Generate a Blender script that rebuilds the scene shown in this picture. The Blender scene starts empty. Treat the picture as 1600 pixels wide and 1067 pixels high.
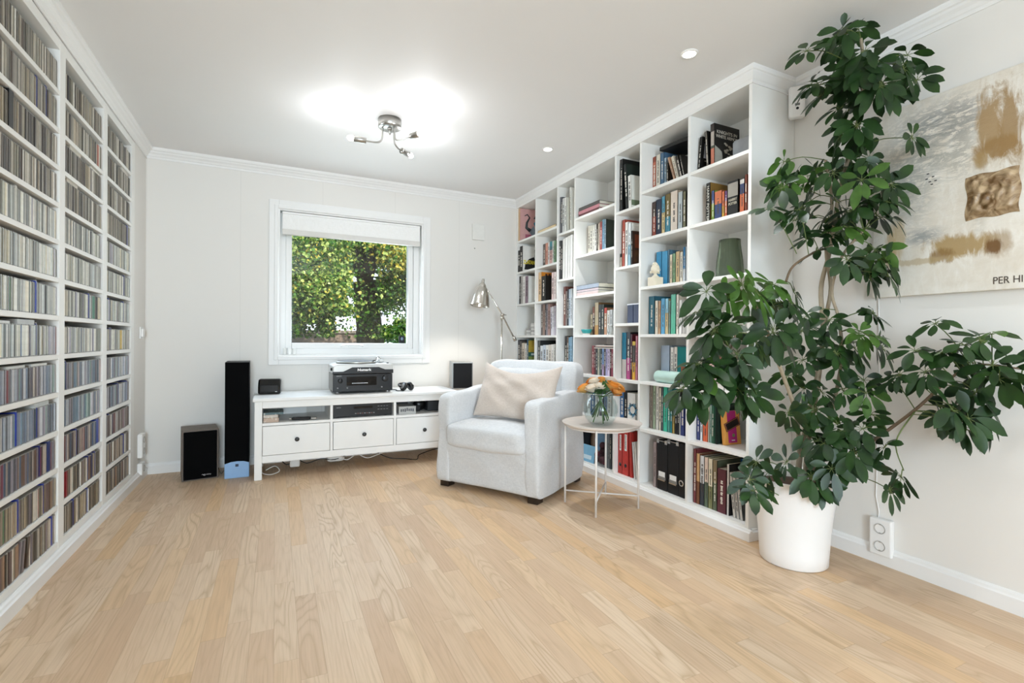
import bpy, bmesh, math, random
from math import sin, cos, pi, radians, sqrt
from mathutils import Vector, Matrix
SC = bpy.context.scene
COL = SC.collection

# ------------------------------------------------------------------ camera
F_PX, YAW, PITCH, ROLL = 766.2, 0.44918, -0.00327, 0.00753
fw = Vector((sin(YAW)*cos(PITCH), cos(YAW)*cos(PITCH), sin(PITCH)))
_r0 = Vector((cos(YAW), -sin(YAW), 0)); _u0 = _r0.cross(fw)
rt = _r0*cos(ROLL) + _u0*sin(ROLL); up = -_r0*sin(ROLL) + _u0*cos(ROLL)
EYE = Vector((0, 0, 1.0))
cd = bpy.data.cameras.new('camera'); cam = bpy.data.objects.new('camera', cd); COL.objects.link(cam)
cd.sensor_width = 36; cd.lens = F_PX/1600*36; cd.clip_start = .05; cd.clip_end = 300
cam.matrix_world = Matrix(((rt.x, up.x, -fw.x, EYE.x), (rt.y, up.y, -fw.y, EYE.y), (rt.z, up.z, -fw.z, EYE.z), (0, 0, 0, 1)))
SC.camera = cam
# measured photo position -> world point on an axis plane / at a camera depth
def at(x, y, ax, v):
    d = fw + rt*((x-800)/F_PX) - up*((y-533.5)/F_PX); i = 'XYZ'.index(ax)
    return EYE + d*((v-EYE[i])/d[i])
def dep(x, y, z):
    return EYE + (fw + rt*((x-800)/F_PX) - up*((y-533.5)/F_PX))*z

# ------------------------------------------------------------------ light, world, exposure
SC.view_settings.view_transform = 'Standard'; SC.view_settings.look = 'None'
SC.view_settings.gamma = 1; SC.view_settings.use_curve_mapping = False
SC.view_settings.exposure = 0.08
w = bpy.data.worlds.new('sky'); SC.world = w; w.use_nodes = True
nt = w.node_tree; nt.nodes.clear()
tc = nt.nodes.new('ShaderNodeTexCoord'); sx = nt.nodes.new('ShaderNodeSeparateXYZ'); cr = nt.nodes.new('ShaderNodeValToRGB')
bg = nt.nodes.new('ShaderNodeBackground'); wo = nt.nodes.new('ShaderNodeOutputWorld')
nt.links.new(tc.outputs['Generated'], sx.inputs[0]); nt.links.new(sx.outputs['Z'], cr.inputs[0])
nt.links.new(cr.outputs[0], bg.inputs[0]); nt.links.new(bg.outputs[0], wo.inputs[0])
cr.color_ramp.elements[0].position = 0.0; cr.color_ramp.elements[0].color = (.86, .93, 1, 1)
cr.color_ramp.elements[1].position = .6; cr.color_ramp.elements[1].color = (.45, .66, 1, 1)
bg.inputs[1].default_value = 2.2
def lamp(name, kind, loc, energy, color=(1, 1, 1), aim=None, **kw):
    l = bpy.data.lights.new(name, kind); l.energy = energy; l.color = color
    for k, v in kw.items(): setattr(l, k, v)
    o = bpy.data.objects.new(name, l); COL.objects.link(o); o.location = loc
    if aim is not None: o.rotation_euler = (Vector(aim)-Vector(loc)).to_track_quat('-Z', 'Y').to_euler()
    return o
lamp('sun', 'SUN', (8, -6, 14), 9.0, (1, .93, .8), aim=(1.2, 10, 1.5), angle=.01)
lamp('side_window_daylight', 'AREA', (-.90, -1.45, 1.3), 10, (.76, .91, 1), aim=(2.4, -1.0, 1.2), shape='RECTANGLE', size=2.4, size_y=1.5)
lamp('rear_window_daylight', 'AREA', (-.235, -2.88, 1.25), 78, (.74, .90, 1.02), aim=(.2, 4, 1.2), shape='RECTANGLE', size=.94, size_y=1.8, spread=radians(125))
lamp('window_daylight', 'AREA', (.60, 4.44, 1.42), 12, (.78, .92, 1), aim=(.75, 0, .8), shape='RECTANGLE', size=.94, size_y=.9)
SC.cycles.max_bounces = 10; SC.cycles.diffuse_bounces = 6; SC.cycles.transparent_max_bounces = 16
SC.cycles.caustics_reflective = False; SC.cycles.caustics_refractive = False
SC.cycles.sample_clamp_indirect = 8

# ------------------------------------------------------------------ materials
def lin(h):
    h = h.lstrip('#'); c = [int(h[i:i+2], 16)/255 for i in (0, 2, 4)]
    return tuple(((v+.055)/1.055)**2.4 if v > .04045 else v/12.92 for v in c)
_M = {}
def mat(hx, rough=.5, metal=0, var=.05, scale=25, bump=0, bscale=120, trans=0, emit=0, coat=0, speck=None, spec=.5, ior=1.45):
    key = (hx, rough, metal, var, scale, bump, bscale, trans, emit, coat, speck, spec)
    if key in _M: return _M[key]
    m = bpy.data.materials.new('paint_'+hx); m.use_nodes = True; n = m.node_tree.nodes; L = m.node_tree.links
    p = n['Principled BSDF']; c = lin(hx)
    p.inputs['Roughness'].default_value = rough; p.inputs['Metallic'].default_value = metal
    p.inputs['Specular IOR Level'].default_value = spec; p.inputs['IOR'].default_value = ior
    p.inputs['Coat Weight'].default_value = coat; p.inputs['Transmission Weight'].default_value = trans
    t = n.new('ShaderNodeTexCoord')
    nz = n.new('ShaderNodeTexNoise'); nz.inputs['Scale'].default_value = scale; nz.inputs['Detail'].default_value = 3
    L.new(t.outputs['Object'], nz.inputs['Vector'])
    mx = n.new('ShaderNodeMix'); mx.data_type = 'RGBA'
    mx.inputs['A'].default_value = (*[v*(1-var) for v in c], 1); mx.inputs['B'].default_value = (*[min(1, v*(1+var)) for v in c], 1)
    L.new(nz.outputs['Fac'], mx.inputs['Factor']); out = mx.outputs['Result']
    if speck:
        sc = n.new('ShaderNodeTexNoise'); sc.inputs['Scale'].default_value = 1; sc.inputs['Detail'].default_value = 2
        mp = n.new('ShaderNodeMapping'); mp.inputs['Scale'].default_value = (60, 60, 34); L.new(t.outputs['Object'], mp.inputs[0]); L.new(mp.outputs[0], sc.inputs['Vector'])
        ra = n.new('ShaderNodeMapRange'); ra.inputs[1].default_value = .56; ra.inputs[2].default_value = .62; ra.inputs[4].default_value = .55
        L.new(sc.outputs['Fac'], ra.inputs[0]); m2 = n.new('ShaderNodeMix'); m2.data_type = 'RGBA'
        L.new(ra.outputs[0], m2.inputs['Factor']); L.new(out, m2.inputs['A']); m2.inputs['B'].default_value = (*lin(speck), 1); out = m2.outputs['Result']
    L.new(out, p.inputs['Base Color'])
    if emit: L.new(out, p.inputs['Emission Color']); p.inputs['Emission Strength'].default_value = emit
    if bump:
        b = n.new('ShaderNodeBump'); b.inputs['Strength'].default_value = bump; b.inputs['Distance'].default_value = .004
        n2 = n.new('ShaderNodeTexNoise'); n2.inputs['Scale'].default_value = bscale; n2.inputs['Detail'].default_value = 4
        L.new(t.outputs['Object'], n2.inputs['Vector']); L.new(n2.outputs['Fac'], b.inputs['Height']); L.new(b.outputs[0], p.inputs['Normal'])
    _M[key] = m; return m
class NT:
    "small helper to chain shader nodes"
    def __init__(s, name):
        s.m = bpy.data.materials.new(name); s.m.use_nodes = True; s.n = s.m.node_tree.nodes; s.L = s.m.node_tree.links; s.p = s.n['Principled BSDF']
    def new(s, t, **kw):
        o = s.n.new('ShaderNode'+t)
        for k, v in kw.items(): setattr(o, k, v)
        return o
    def put(s, sock, v):
        if isinstance(v, bpy.types.NodeSocket): s.L.new(v, sock)
        else: sock.default_value = v
    def math(s, op, a, b=0.0, c=None):
        o = s.new('Math', operation=op); s.put(o.inputs[0], a); s.put(o.inputs[1], b)
        if c is not None: s.put(o.inputs[2], c)
        return o.outputs[0]
    def vec(s, op, a, b=(0, 0, 0)):
        o = s.new('VectorMath', operation=op); s.put(o.inputs[0], a); s.put(o.inputs[1], b); return o.outputs['Value' if op == 'LENGTH' else 'Vector']
    def xyz(s, x, y, z):
        o = s.new('CombineXYZ'); s.put(o.inputs[0], x); s.put(o.inputs[1], y); s.put(o.inputs[2], z); return o.outputs[0]
    def noise(s, v, scale, detail=3, dist=0, rough=.5):
        o = s.new('TexNoise'); s.put(o.inputs['Vector'], v); o.inputs['Scale'].default_value = scale; o.inputs['Detail'].default_value = detail
        o.inputs['Distortion'].default_value = dist; o.inputs['Roughness'].default_value = rough; return o.outputs['Fac']
    def wn(s, v):
        o = s.new('TexWhiteNoise', noise_dimensions='3D'); s.put(o.inputs['Vector'], v); return o.outputs['Value']
    def mix(s, f, a, b):
        o = s.new('Mix', data_type='RGBA'); s.put(o.inputs['Factor'], f); s.put(o.inputs['A'], a); s.put(o.inputs['B'], b); return o.outputs['Result']
    def rng(s, v, a, b, c=0.0, d=1.0):
        o = s.new('MapRange'); s.put(o.inputs[0], v)
        for i, q in enumerate((a, b, c, d)): o.inputs[i+1].default_value = q
        o.clamp = True; return o.outputs[0]
def C4(h): return (*lin(h), 1)
def floor_mat():
    t = NT('ash_parquet'); g = t.new('TexCoord').outputs['Object']; sp = t.new('SeparateXYZ'); t.L.new(g, sp.inputs[0]); x, y = sp.outputs[0], sp.outputs[1]
    Wd = .0725
    xr = t.math('DIVIDE', x, Wd); row = t.math('FLOOR', xr)
    off = t.math('MULTIPLY', t.wn(t.xyz(row, 3.3, 0)), 5.0); ln = t.rng(t.wn(t.xyz(row, 9.1, 2)), 0, 1, .45, .75)
    yr = t.math('DIVIDE', t.math('ADD', y, off), ln); cl = t.math('FLOOR', yr)
    idn = t.wn(t.xyz(row, cl, 1)); id2 = t.wn(t.xyz(row, cl, 7)); id3 = t.wn(t.xyz(row, cl, 17))
    gx = t.math('ADD', x, t.math('MULTIPLY', id2, 31.0)); gy = t.math('ADD', y, t.math('MULTIPLY', idn, 57.0))
    # cathedral rings: contour bands of a long soft noise
    ring = t.noise(t.xyz(t.math('MULTIPLY', gx, 9.0), t.math('MULTIPLY', gy, 1.1), 0), 1.0, 1.5, .35)
    band = t.math('FRACT', t.math('MULTIPLY', ring, 13.0))
    line = t.math('POWER', t.math('ABSOLUTE', t.math('SUBTRACT', t.math('MULTIPLY', band, 2), 1)), 3.0)
    fine = t.noise(t.xyz(t.math('MULTIPLY', gx, 160.0), t.math('MULTIPLY', gy, 5.0), 0), 1.0, 3)
    base = t.mix(idn, C4('dac1a4'), C4('caac8e'))
    base = t.mix(t.rng(id2, .72, 1, 0, .75), base, C4('d8b488'))
    base = t.mix(t.rng(id3, .75, 1, 0, .7), base, C4('dec8ae'))
    base = t.mix(t.math('MULTIPLY', line, t.rng(id3, .2, 1, .12, .62)), base, C4('ab8c66'))
    base = t.mix(t.rng(fine, .45, .75, 0, .38), base, C4('b0947a'))
    fx = t.math('FRACT', xr); fy = t.math('FRACT', yr)
    ex = t.math('MINIMUM', fx, t.math('SUBTRACT', 1.0, fx)); ey = t.math('MULTIPLY', t.math('MINIMUM', fy, t.math('SUBTRACT', 1.0, fy)), 8.0)
    seam = t.rng(t.math('MINIMUM', ex, ey), 0, .022, 1, 0)
    base = t.mix(t.math('MULTIPLY', seam, .35), base, C4('8d6d4c'))
    t.L.new(base, t.p.inputs['Base Color']); t.put(t.p.inputs['Roughness'], t.rng(fine, .3, .7, .42, .55)); t.p.inputs['Specular IOR Level'].default_value = .35
    b = t.new('Bump'); b.inputs['Strength'].default_value = .12; b.inputs['Distance'].default_value = .001
    t.put(b.inputs['Height'], t.math('SUBTRACT', t.math('MULTIPLY', fine, -.4), seam)); t.L.new(b.outputs[0], t.p.inputs['Normal'])
    return t.m
def fabric_mat(name, a, b, sc=420):
    t = NT(name); g = t.new('TexCoord').outputs['Object']
    wx = t.noise(t.vec('MULTIPLY', g, (sc, sc, sc*.12)), 1, 2); wz = t.noise(t.vec('MULTIPLY', g, (sc*.12, sc*.12, sc)), 1, 2)
    f = t.math('MULTIPLY', t.math('ADD', wx, wz), .5); c = t.mix(t.rng(f, .36, .64), C4(a), C4(b)); t.L.new(c, t.p.inputs['Base Color'])
    t.p.inputs['Roughness'].default_value = .92; t.p.inputs['Sheen Weight'].default_value = .25; t.p.inputs['Specular IOR Level'].default_value = .15
    wr = t.noise(g, 9, 3, .6); bp = t.new('Bump'); bp.inputs['Strength'].default_value = .55; bp.inputs['Distance'].default_value = .012
    t.put(bp.inputs['Height'], t.math('ADD', wr, t.math('MULTIPLY', f, .12))); t.L.new(bp.outputs[0], t.p.inputs['Normal'])
    return t.m
def glass_mat(name, tint='ffffff', refl=.03):
    t = NT(name); t.n.remove(t.p); tr = t.new('BsdfTransparent'); gl = t.new('BsdfGlossy'); mx = t.new('MixShader'); fr = t.new('LayerWeight'); fr.inputs[0].default_value = .5
    tr.inputs[0].default_value = C4(tint); gl.inputs['Roughness'].default_value = .02; gl.inputs['Color'].default_value = (1, 1, 1, 1)
    t.L.new(t.math('ADD', t.math('MULTIPLY', t.math('POWER', fr.outputs['Facing'], 3.5), .45), refl), mx.inputs[0]); t.L.new(tr.outputs[0], mx.inputs[1]); t.L.new(gl.outputs[0], mx.inputs[2])
    t.L.new(mx.outputs[0], t.n['Material Output'].inputs[0]); return t.m
def leaf_mat(name, a, b, trans=.25, rough=.35):
    t = NT(name); g = t.new('TexCoord').outputs['Object']
    v = t.noise(g, 14, 2); c = t.mix(t.rng(v, .35, .65), C4(a), C4(b)); t.L.new(c, t.p.inputs['Base Color'])
    t.p.inputs['Roughness'].default_value = rough; t.p.inputs['Specular IOR Level'].default_value = .4
    tl = t.new('BsdfTranslucent'); t.L.new(c, tl.inputs[0]); mx = t.new('MixShader'); mx.inputs[0].default_value = trans
    t.L.new(t.p.outputs[0], mx.inputs[1]); t.L.new(tl.outputs[0], mx.inputs[2]); t.L.new(mx.outputs[0], t.n['Material Output'].inputs[0]); return t.m
def wall_mat(hx, seam=False):
    t = NT('painted_wall_'+hx); g = t.new('TexCoord').outputs['Object']
    c = t.mix(t.noise(g, 3, 2), C4(hx), tuple(list(v*.985 for v in lin(hx))+[1]))
    if seam:
        sp = t.new('SeparateXYZ'); t.L.new(g, sp.inputs[0]); q = t.math('FRACT', t.math('DIVIDE', t.math('SUBTRACT', sp.outputs[0], .349), .6))
        d = t.math('ABSOLUTE', t.math('SUBTRACT', q, .5)); c = t.mix(t.rng(d, .4965, .499, 0, .3), c, C4('b9b7b2'))
    t.L.new(c, t.p.inputs['Base Color']); t.p.inputs['Roughness'].default_value = .6; t.p.inputs['Specular IOR Level'].default_value = .3
    b = t.new('Bump'); b.inputs['Strength'].default_value = .05; b.inputs['Distance'].default_value = .002; t.put(b.inputs['Height'], t.noise(g, 160, 3)); t.L.new(b.outputs[0], t.p.inputs['Normal'])
    return t.m
WHITE = mat('f1f0ee', .35, var=.015, scale=8)
TRIM = mat('edecea', .4, var=.015, scale=6)
SHELFW = mat('efeeea', .45, var=.015, scale=8)
CHROME = mat('d3d1cd', .16, 1, .03); STEEL = mat('b0aea9', .3, 1, .06, 60); BLACK = mat('0e0e0f', .35, var=.2); DARKP = mat('1a1a1c', .5, var=.15)
CLOTHB = mat('070708', .9, var=.3, scale=300, bump=.2, bscale=900, spec=.1)
PAGE = mat('ddd5c4', .8, var=.1, scale=90)

# ------------------------------------------------------------------ mesh helpers
class MB:
    def __init__(s): s.v = []; s.f = []; s.mi = []; s.mats = []; s.sm = []
    def _m(s, m):
        if m not in s.mats: s.mats.append(m)
        return s.mats.index(m)
    def add(s, vs, fs, m, smooth=False, M=None):
        o = len(s.v); s.v += [tuple(M @ Vector(q)) if M else tuple(q) for q in vs]
        k = s._m(m)
        for f in fs: s.f.append(tuple(i+o for i in f)); s.mi.append(k); s.sm.append(smooth)
        return s
    def box(s, x0, x1, y0, y1, z0, z1, m, M=None):
        vs = [(x0, y0, z0), (x1, y0, z0), (x1, y1, z0), (x0, y1, z0), (x0, y0, z1), (x1, y0, z1), (x1, y1, z1), (x0, y1, z1)]
        return s.add(vs, [(0, 3, 2, 1), (4, 5, 6, 7), (0, 1, 5, 4), (1, 2, 6, 5), (2, 3, 7, 6), (3, 0, 4, 7)], m, False, M)
    def lathe(s, prof, m, n=40, M=None, closed=False):
        vs = []; fs = []; k = len(prof)
        for i in range(n):
            a = 2*pi*i/n
            for r, z in prof: vs.append((r*cos(a), r*sin(a), z))
        for i in range(n):
            for j in range(k if closed else k-1):
                a, b = i*k+j, i*k+(j+1) % k; c, d = ((i+1) % n)*k+(j+1) % k, ((i+1) % n)*k+j
                fs.append((a, d, c, b))
        return s.add(vs, fs, m, True, M)
    def tube(s, pts, r, m, n=10, cap=True):
        pts = [Vector(p) for p in pts]; rr = r if isinstance(r, (list, tuple)) else [r]*len(pts)
        vs = []; fs = []; nrm = None
        for i, p in enumerate(pts):
            d = (pts[min(i+1, len(pts)-1)]-pts[max(i-1, 0)]).normalized()
            if nrm is None:
                nrm = d.orthogonal().normalized()
            nrm = (nrm-d*nrm.dot(d)); nrm = nrm.normalized() if nrm.length > 1e-6 else d.orthogonal().normalized()
            b = d.cross(nrm)
            for j in range(n):
                a = 2*pi*j/n; vs.append(p+(nrm*cos(a)+b*sin(a))*rr[i])
        for i in range(len(pts)-1):
            for j in range(n): fs.append((i*n+j, i*n+(j+1) % n, (i+1)*n+(j+1) % n, (i+1)*n+j))
        if cap: fs.append(tuple(range(n-1, -1, -1))); fs.append(tuple(range((len(pts)-1)*n, len(pts)*n)))
        return s.add(vs, fs, m, True)
    def prism(s, poly, ax, a, b, m, M=None):
        "poly of 2-D points swept along axis ax from a to b"
        k = len(poly)
        def P(u, v, t): return {'X': (t, u, v), 'Y': (u, t, v), 'Z': (u, v, t)}[ax]
        vs = [P(u, v, a) for u, v in poly]+[P(u, v, b) for u, v in poly]
        fs = [(i, (i+1) % k, k+(i+1) % k, k+i) for i in range(k)]+[tuple(range(k-1, -1, -1)), tuple(range(k, 2*k))]
        return s.add(vs, fs, m, False, M)
    def sphere(s, c, r, m, nu=20, nv=12, sc=(1, 1, 1)):
        vs = []; fs = []
        for j in range(nv+1):
            t = pi*j/nv
            for i in range(nu):
                a = 2*pi*i/nu; vs.append((c[0]+r*sc[0]*sin(t)*cos(a), c[1]+r*sc[1]*sin(t)*sin(a), c[2]+r*sc[2]*cos(t)))
        for j in range(nv):
            for i in range(nu): fs.append((j*nu+i, (j+1)*nu+i, (j+1)*nu+(i+1) % nu, j*nu+(i+1) % nu))
        return s.add(vs, fs, m, True)
    def build(s, name, parent=None, loc=(0, 0, 0), bevel=0, sub=0, seg=2, rot=None):
        me = bpy.data.meshes.new(name); me.from_pydata(s.v, [], s.f)
        for m in s.mats: me.materials.append(m)
        me.polygons.foreach_set('material_index', s.mi); me.polygons.foreach_set('use_smooth', s.sm)
        if any(s.sm) or bevel:
            bm = bmesh.new(); bm.from_mesh(me); bmesh.ops.recalc_face_normals(bm, faces=bm.faces[:]); bm.to_mesh(me); bm.free()
        me.update()
        o = bpy.data.objects.new(name, me); COL.objects.link(o); o.location = loc
        if rot: o.rotation_euler = rot
        if parent: o.parent = parent
        if bevel:
            b = o.modifiers.new('bevel', 'BEVEL'); b.width = bevel; b.segments = seg; b.limit_method = 'ANGLE'; b.angle_limit = radians(40)
        if sub:
            q = o.modifiers.new('sub', 'SUBSURF'); q.levels = sub; q.render_levels = sub
        return o
def tag(o, label, cat, group=None, kind=None):
    if label: o['label'] = label
    if cat: o['category'] = cat
    if group: o['group'] = group
    if kind: o['kind'] = kind
    return o
def thing(name, label, cat, loc=(0, 0, 0), rz=0, group=None):
    o = bpy.data.objects.new(name, None); COL.objects.link(o); o.location = loc; o.rotation_euler = (0, 0, rz); o.empty_display_size = .05
    return tag(o, label, cat, group)
def struct(o): o['kind'] = 'structure'; return o
def text(name, s, size, m, parent, org, xa, ya, ext=.0004, fit=None, bold=0):
    c = bpy.data.curves.new(name, 'FONT'); c.body = s; c.size = size; c.extrude = ext; c.offset = bold; c.align_x = 'LEFT'
    o = bpy.data.objects.new(name, c); COL.objects.link(o); c.materials.append(m)
    xa = Vector(xa).normalized(); ya = Vector(ya).normalized(); za = xa.cross(ya)
    sx = 1
    if fit:
        bpy.context.view_layer.update(); wdt = o.dimensions.x
        sx = fit/wdt if wdt > 0 else 1
    M = Matrix(((xa.x*sx, ya.x, za.x, org[0]), (xa.y*sx, ya.y, za.y, org[1]), (xa.z*sx, ya.z, za.z, org[2]), (0, 0, 0, 1)))
    bpy.context.view_layer.update()
    me = bpy.data.meshes.new_from_object(o.evaluated_get(bpy.context.evaluated_depsgraph_get())); bpy.data.objects.remove(o); bpy.data.curves.remove(c)
    o = bpy.data.objects.new(name, me); COL.objects.link(o)
    if not me.materials: me.materials.append(m)
    if parent: o.parent = parent
    o.matrix_local = M; return o

# ------------------------------------------------------------------ room shell
XL, YB, XR, ZC, YR = -.855, 4.3755, 2.48, 2.378, -3.0
BCX = 2.151                                                       # bookcase front
WALL = wall_mat('e8e5e0'); WALLB = wall_mat('e8e5e0', True); CEIL = wall_mat('ecebea')
struct(MB().box(XL-.4, XR+.3, YR-.3, YB+.3, -.1, 0, floor_mat()).build('floor'))
struct(MB().box(XL-.4, XR+.3, YR-.3, YB+.3, ZC, ZC+.15, CEIL).build('ceiling'))
WX0, WX1, WZ0, WZ1 = .02, 1.197, .857, 2.038
b = MB()
for x0, x1, z0, z1 in ((XL-.4, WX0, 0, ZC), (WX1, XR+.3, 0, ZC), (WX0, WX1, 0, WZ0), (WX0, WX1, WZ1, ZC)): b.box(x0, x1, YB, YB+.2, z0, z1, WALLB)
struct(b.build('wall_back'))
struct(MB().box(XR, XR+.2, YR, YB, 0, ZC, WALL).build('wall_right'))
b = MB().box(XL-.4, XL-.2, YR, -2.7, 0, ZC, WALL).box(XL-.4, XL-.2, -.2, YB, 0, ZC, WALL).box(XL-.2, XL, 4.062, YB, 0, ZC, WALL).box(XL-.2, XL, YR, -2.7, 0, ZC, WALL).box(XL-.2, XL, -.2, 2.19, 0, ZC, WALL)
b.box(XL-.4, XL, -2.7, -.2, 0, .5, WALL).box(XL-.4, XL, -2.7, -.2, 2.1, ZC, WALL); struct(b.build('wall_left'))
b = MB()
for x0, x1, z0, z1 in ((XL-.4, -.70, 0, ZC), (.40, XR+.3, 0, ZC), (-.70, .40, 0, .3), (-.70, .40, 2.2, ZC)): b.box(x0, x1, YR-.2, YR, z0, z1, WALL)
struct(b.build('wall_rear'))
def window(n, M, w, h, cross=0):
    "simple casement set in a wall that the picture does not show"
    root = bpy.data.objects.new('window_%d' % n, None); COL.objects.link(root); root.matrix_world = M; struct(root)
    b = MB(); t = .06
    for x0, x1, z0, z1 in ((0, t, 0, h), (w-t, w, 0, h), (t, w-t, 0, t), (t, w-t, h-t, h))+(((w/2-.03, w/2+.03, t, h-t),) if cross else ()): b.box(x0, x1, -.03, .03, z0, z1, TRIM)
    b.build('window_frame', root, bevel=.003); MB().box(t, w-t, -.004, .004, t, h-t, glass_mat('window_glass')).build('pane', root)
window(2, Matrix.Translation((-.70, YR-.08, .3)), 1.1, 1.9)
window(3, Matrix.Translation((XL-.3, -2.7, .5)) @ Matrix.Rotation(pi/2, 4, 'Z'), 2.5, 1.6, 1)
# crown mouldings, skirtings: swept profiles (u = out of the wall, z)
crown = [(0, 2.302), (.006, 2.302), (.007, 2.316), (.012, 2.320), (.018, 2.332), (.030, 2.343), (.034, 2.352), (.042, 2.356), (.046, 2.366), (.046, ZC), (0, ZC)]
skirt = [(0, 0), (.016, 0), (.016, .058), (.011, .064), (.009, .072), (.004, .080), (0, .080)]
def run(name, prof, axis, wall, sgn, a, b, m=TRIM):
    return struct(MB().prism([(wall+sgn*u, z) for u, z in prof], axis, a, b, m).build(name))
run('trim_1', crown, 'X', YB, -1, XL, 2.15)
run('trim_2', crown, 'Y', XL, 1, YR, YB)
run('trim_3', crown, 'Y', XR, -1, YR, 1.70)
run('baseboard_back', skirt, 'X', YB, -1, XL, 2.12)
run('baseboard_right', skirt, 'Y', XR, -1, YR, 1.68)
run('baseboard_left', [(u*1.3, z*.85) for u, z in skirt], 'Y', XL, 1, YR, YB)
# visible window
root = struct(thing('window_1', None, None, (0, 0, 0)))
def ring(b, x0, x1, z0, z1, t, y0, y1, m):
    b.box(x0, x0+t, y0, y1, z0, z1, m).box(x1-t, x1, y0, y1, z0, z1, m).box(x0+t, x1-t, y0, y1, z1-t, z1, m).box(x0+t, x1-t, y0, y1, z0, z0+t, m)
b = MB(); ring(b, WX0-.004, WX1+.004, WZ0-.004, WZ1+.004, .012, YB-.004, YB+.12, TRIM); b.build('window_reveal', root)
b = MB(); ring(b, WX0-.073, WX1+.073, WZ0-.073, WZ1+.073, .072, YB-.014, YB, TRIM); ring(b, WX0-.033, WX1+.033, WZ0-.033, WZ1+.033, .028, YB-.021, YB-.0, TRIM); b.build('architrave', root, bevel=.004)
b = MB(); ring(b, WX0, WX1, WZ0, WZ1, .058, YB+.09, YB+.17, TRIM); b.build('window_frame', root, bevel=.004)
b = MB(); ring(b, .071, 1.132, .914, 1.98, .047, YB+.075, YB+.14, TRIM); b.build('sash', root, bevel=.006)
MB().box(.116, 1.087, YB+.105, YB+.113, .958, 1.936, glass_mat('window_glass')).build('pane', root)
b = MB(); cx = .60
b.tube([(cx-.09, YB+.066, .935), (cx-.07, YB+.052, .941), (cx, YB+.045, .946), (cx+.07, YB+.052, .941), (cx+.09, YB+.066, .935)], .007, WHITE, 8); b.box(cx-.03, cx+.03, YB+.06, YB+.076, .926, .948, WHITE); b.build('window_handle', root)
b = MB().box(1.012, 1.066, YB+.099, YB+.1045, .962, 1.03, mat('0b0d12', .5)); b.sphere((1.04, YB+.0985, 1.003), .012, mat('6d7f94', .4), 12, 8, (1, .1, 1.2))
tag(b.build('window_sticker'), 'small black sticker low in the right corner of the window pane', 'sticker')
# sensor boxes on the sill
for k, dx in enumerate((.055, .092, .126)):
    tag(MB().box(dx, dx+.026, YB+.03, YB+.06, WZ0+.008, WZ0+.062, mat(('d8d8d4', 'f4f4f2', 'e6e6e2')[k], .4)).build('sill_box', bevel=.004),
        ('small grey plastic box on the window sill, at its left end', 'small white plastic box on the sill between two others', 'small off-white plastic box on the sill, nearest the window handle')[k], 'box')
# blind
bl = thing('roman_blind', 'white folded fabric blind pulled up at the top of the window', 'blind', (.61, YB+.03, 1.84))
fb = fabric_mat('blind_cloth', 'efeeeb', 'f6f5f3', 300)
b = MB(); prof = [(-.022, .176), (-.028, .14), (-.030, .05), (-.026, .0), (-.012, -.002), (-.008, .02), (-.006, .176)]
b.prism(prof, 'X', -.566, .566, fb); b.build('blind_fabric', bl, bevel=.004)
MB().box(-.566, .566, -.03, .02, .168, .186, WHITE).build('headrail', bl, bevel=.003)
MB().box(-.566, .566, -.034, -.024, .0, .045, mat('dcd9d4', .8)).build('hem_bar', bl, bevel=.004)
# small fittings on the walls
def plate(name, label, cat, x0, x1, z0, z1, d=.02):
    return tag(MB().box(x0, x1, YB-d, YB, z0, z1, mat('e9e7e2', .5)).build(name, bevel=.006), label, cat)
plate('wall_vent_cover', 'square off-white cover plate high on the back wall right of window', 'wall plate', 1.676, 1.802, 1.95, 2.10, .022)
tag(MB().sphere((1.705, YB-.003, 1.87), .006, mat('8c8a85', .4), 10, 6).build('wall_screw'), 'tiny grey screw head in the back wall under the square plate', 'screw')
sw = thing('light_switch', 'white rocker light switch on the left wall strip beside the CD shelves', 'switch', (XL, 4.24, 1.03))
MB().box(0, .009, -.041, .041, -.041, .041, WHITE).build('switch_plate', sw, bevel=.003); MB().box(.008, .02, -.025, .025, -.028, .028, WHITE).build('rocker', sw, bevel=.003)
def outlet(name, label, loc, nrm, n=2):
    t = thing(name, label, 'socket', loc, 0 if nrm > 0 else pi)
    h = .041*n
    MB().box(0, .03, -.045, .045, -h, h, WHITE).build('socket_plate', t, bevel=.006)
    for k in range(n):
        zc = (k-(n-1)/2)*.078; R = Matrix.Translation((.031, 0, zc)) @ Matrix.Rotation(pi/2, 4, 'Y')
        q = MB().lathe([(.0001, -.012), (.019, -.012), (.020, .001), (.023, .002)], mat('b3b1ac', .4), 24, R).build('socket_well', t)
        b = MB()
        for sgn in (-1, 1): b.lathe([(.0001, .0015), (.0028, .001), (.0028, -.002)], BLACK, 10, Matrix.Translation((.0215, sgn*.0095, zc)) @ Matrix.Rotation(pi/2, 4, 'Y'))
        for sgn in (-1, 1): b.box(.021, .031, -.004, .004, zc+sgn*.019-.002, zc+sgn*.019+.002, STEEL)
        o = b.build('contact_holes', q)
    return t
outlet('power_socket', 'white double power socket low on the right wall behind the plant', (XR, 1.262, .125), -1)
outlet('power_socket', 'upper of two white power sockets on the left wall strip', (XL, 4.20, .245), 1)
outlet('power_socket', 'lower white power socket on the left wall strip above baseboard', (XL, 4.20, .085), 1, 1)
pts = [Vector((XR-.004, 1.285, .17+.0)), Vector((XR-.004, 1.279, .23)), Vector((XR-.004, 1.292, .30)), Vector((XR-.004, 1.288, .6)), Vector((XR-.004, 1.284, .9)), Vector((XR-.004, 1.290, 1.2))]
tag(MB().tube(pts, .0025, WHITE, 6).build('white_cable'), 'thin white cable running up the right wall from the socket', 'cable')
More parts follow.
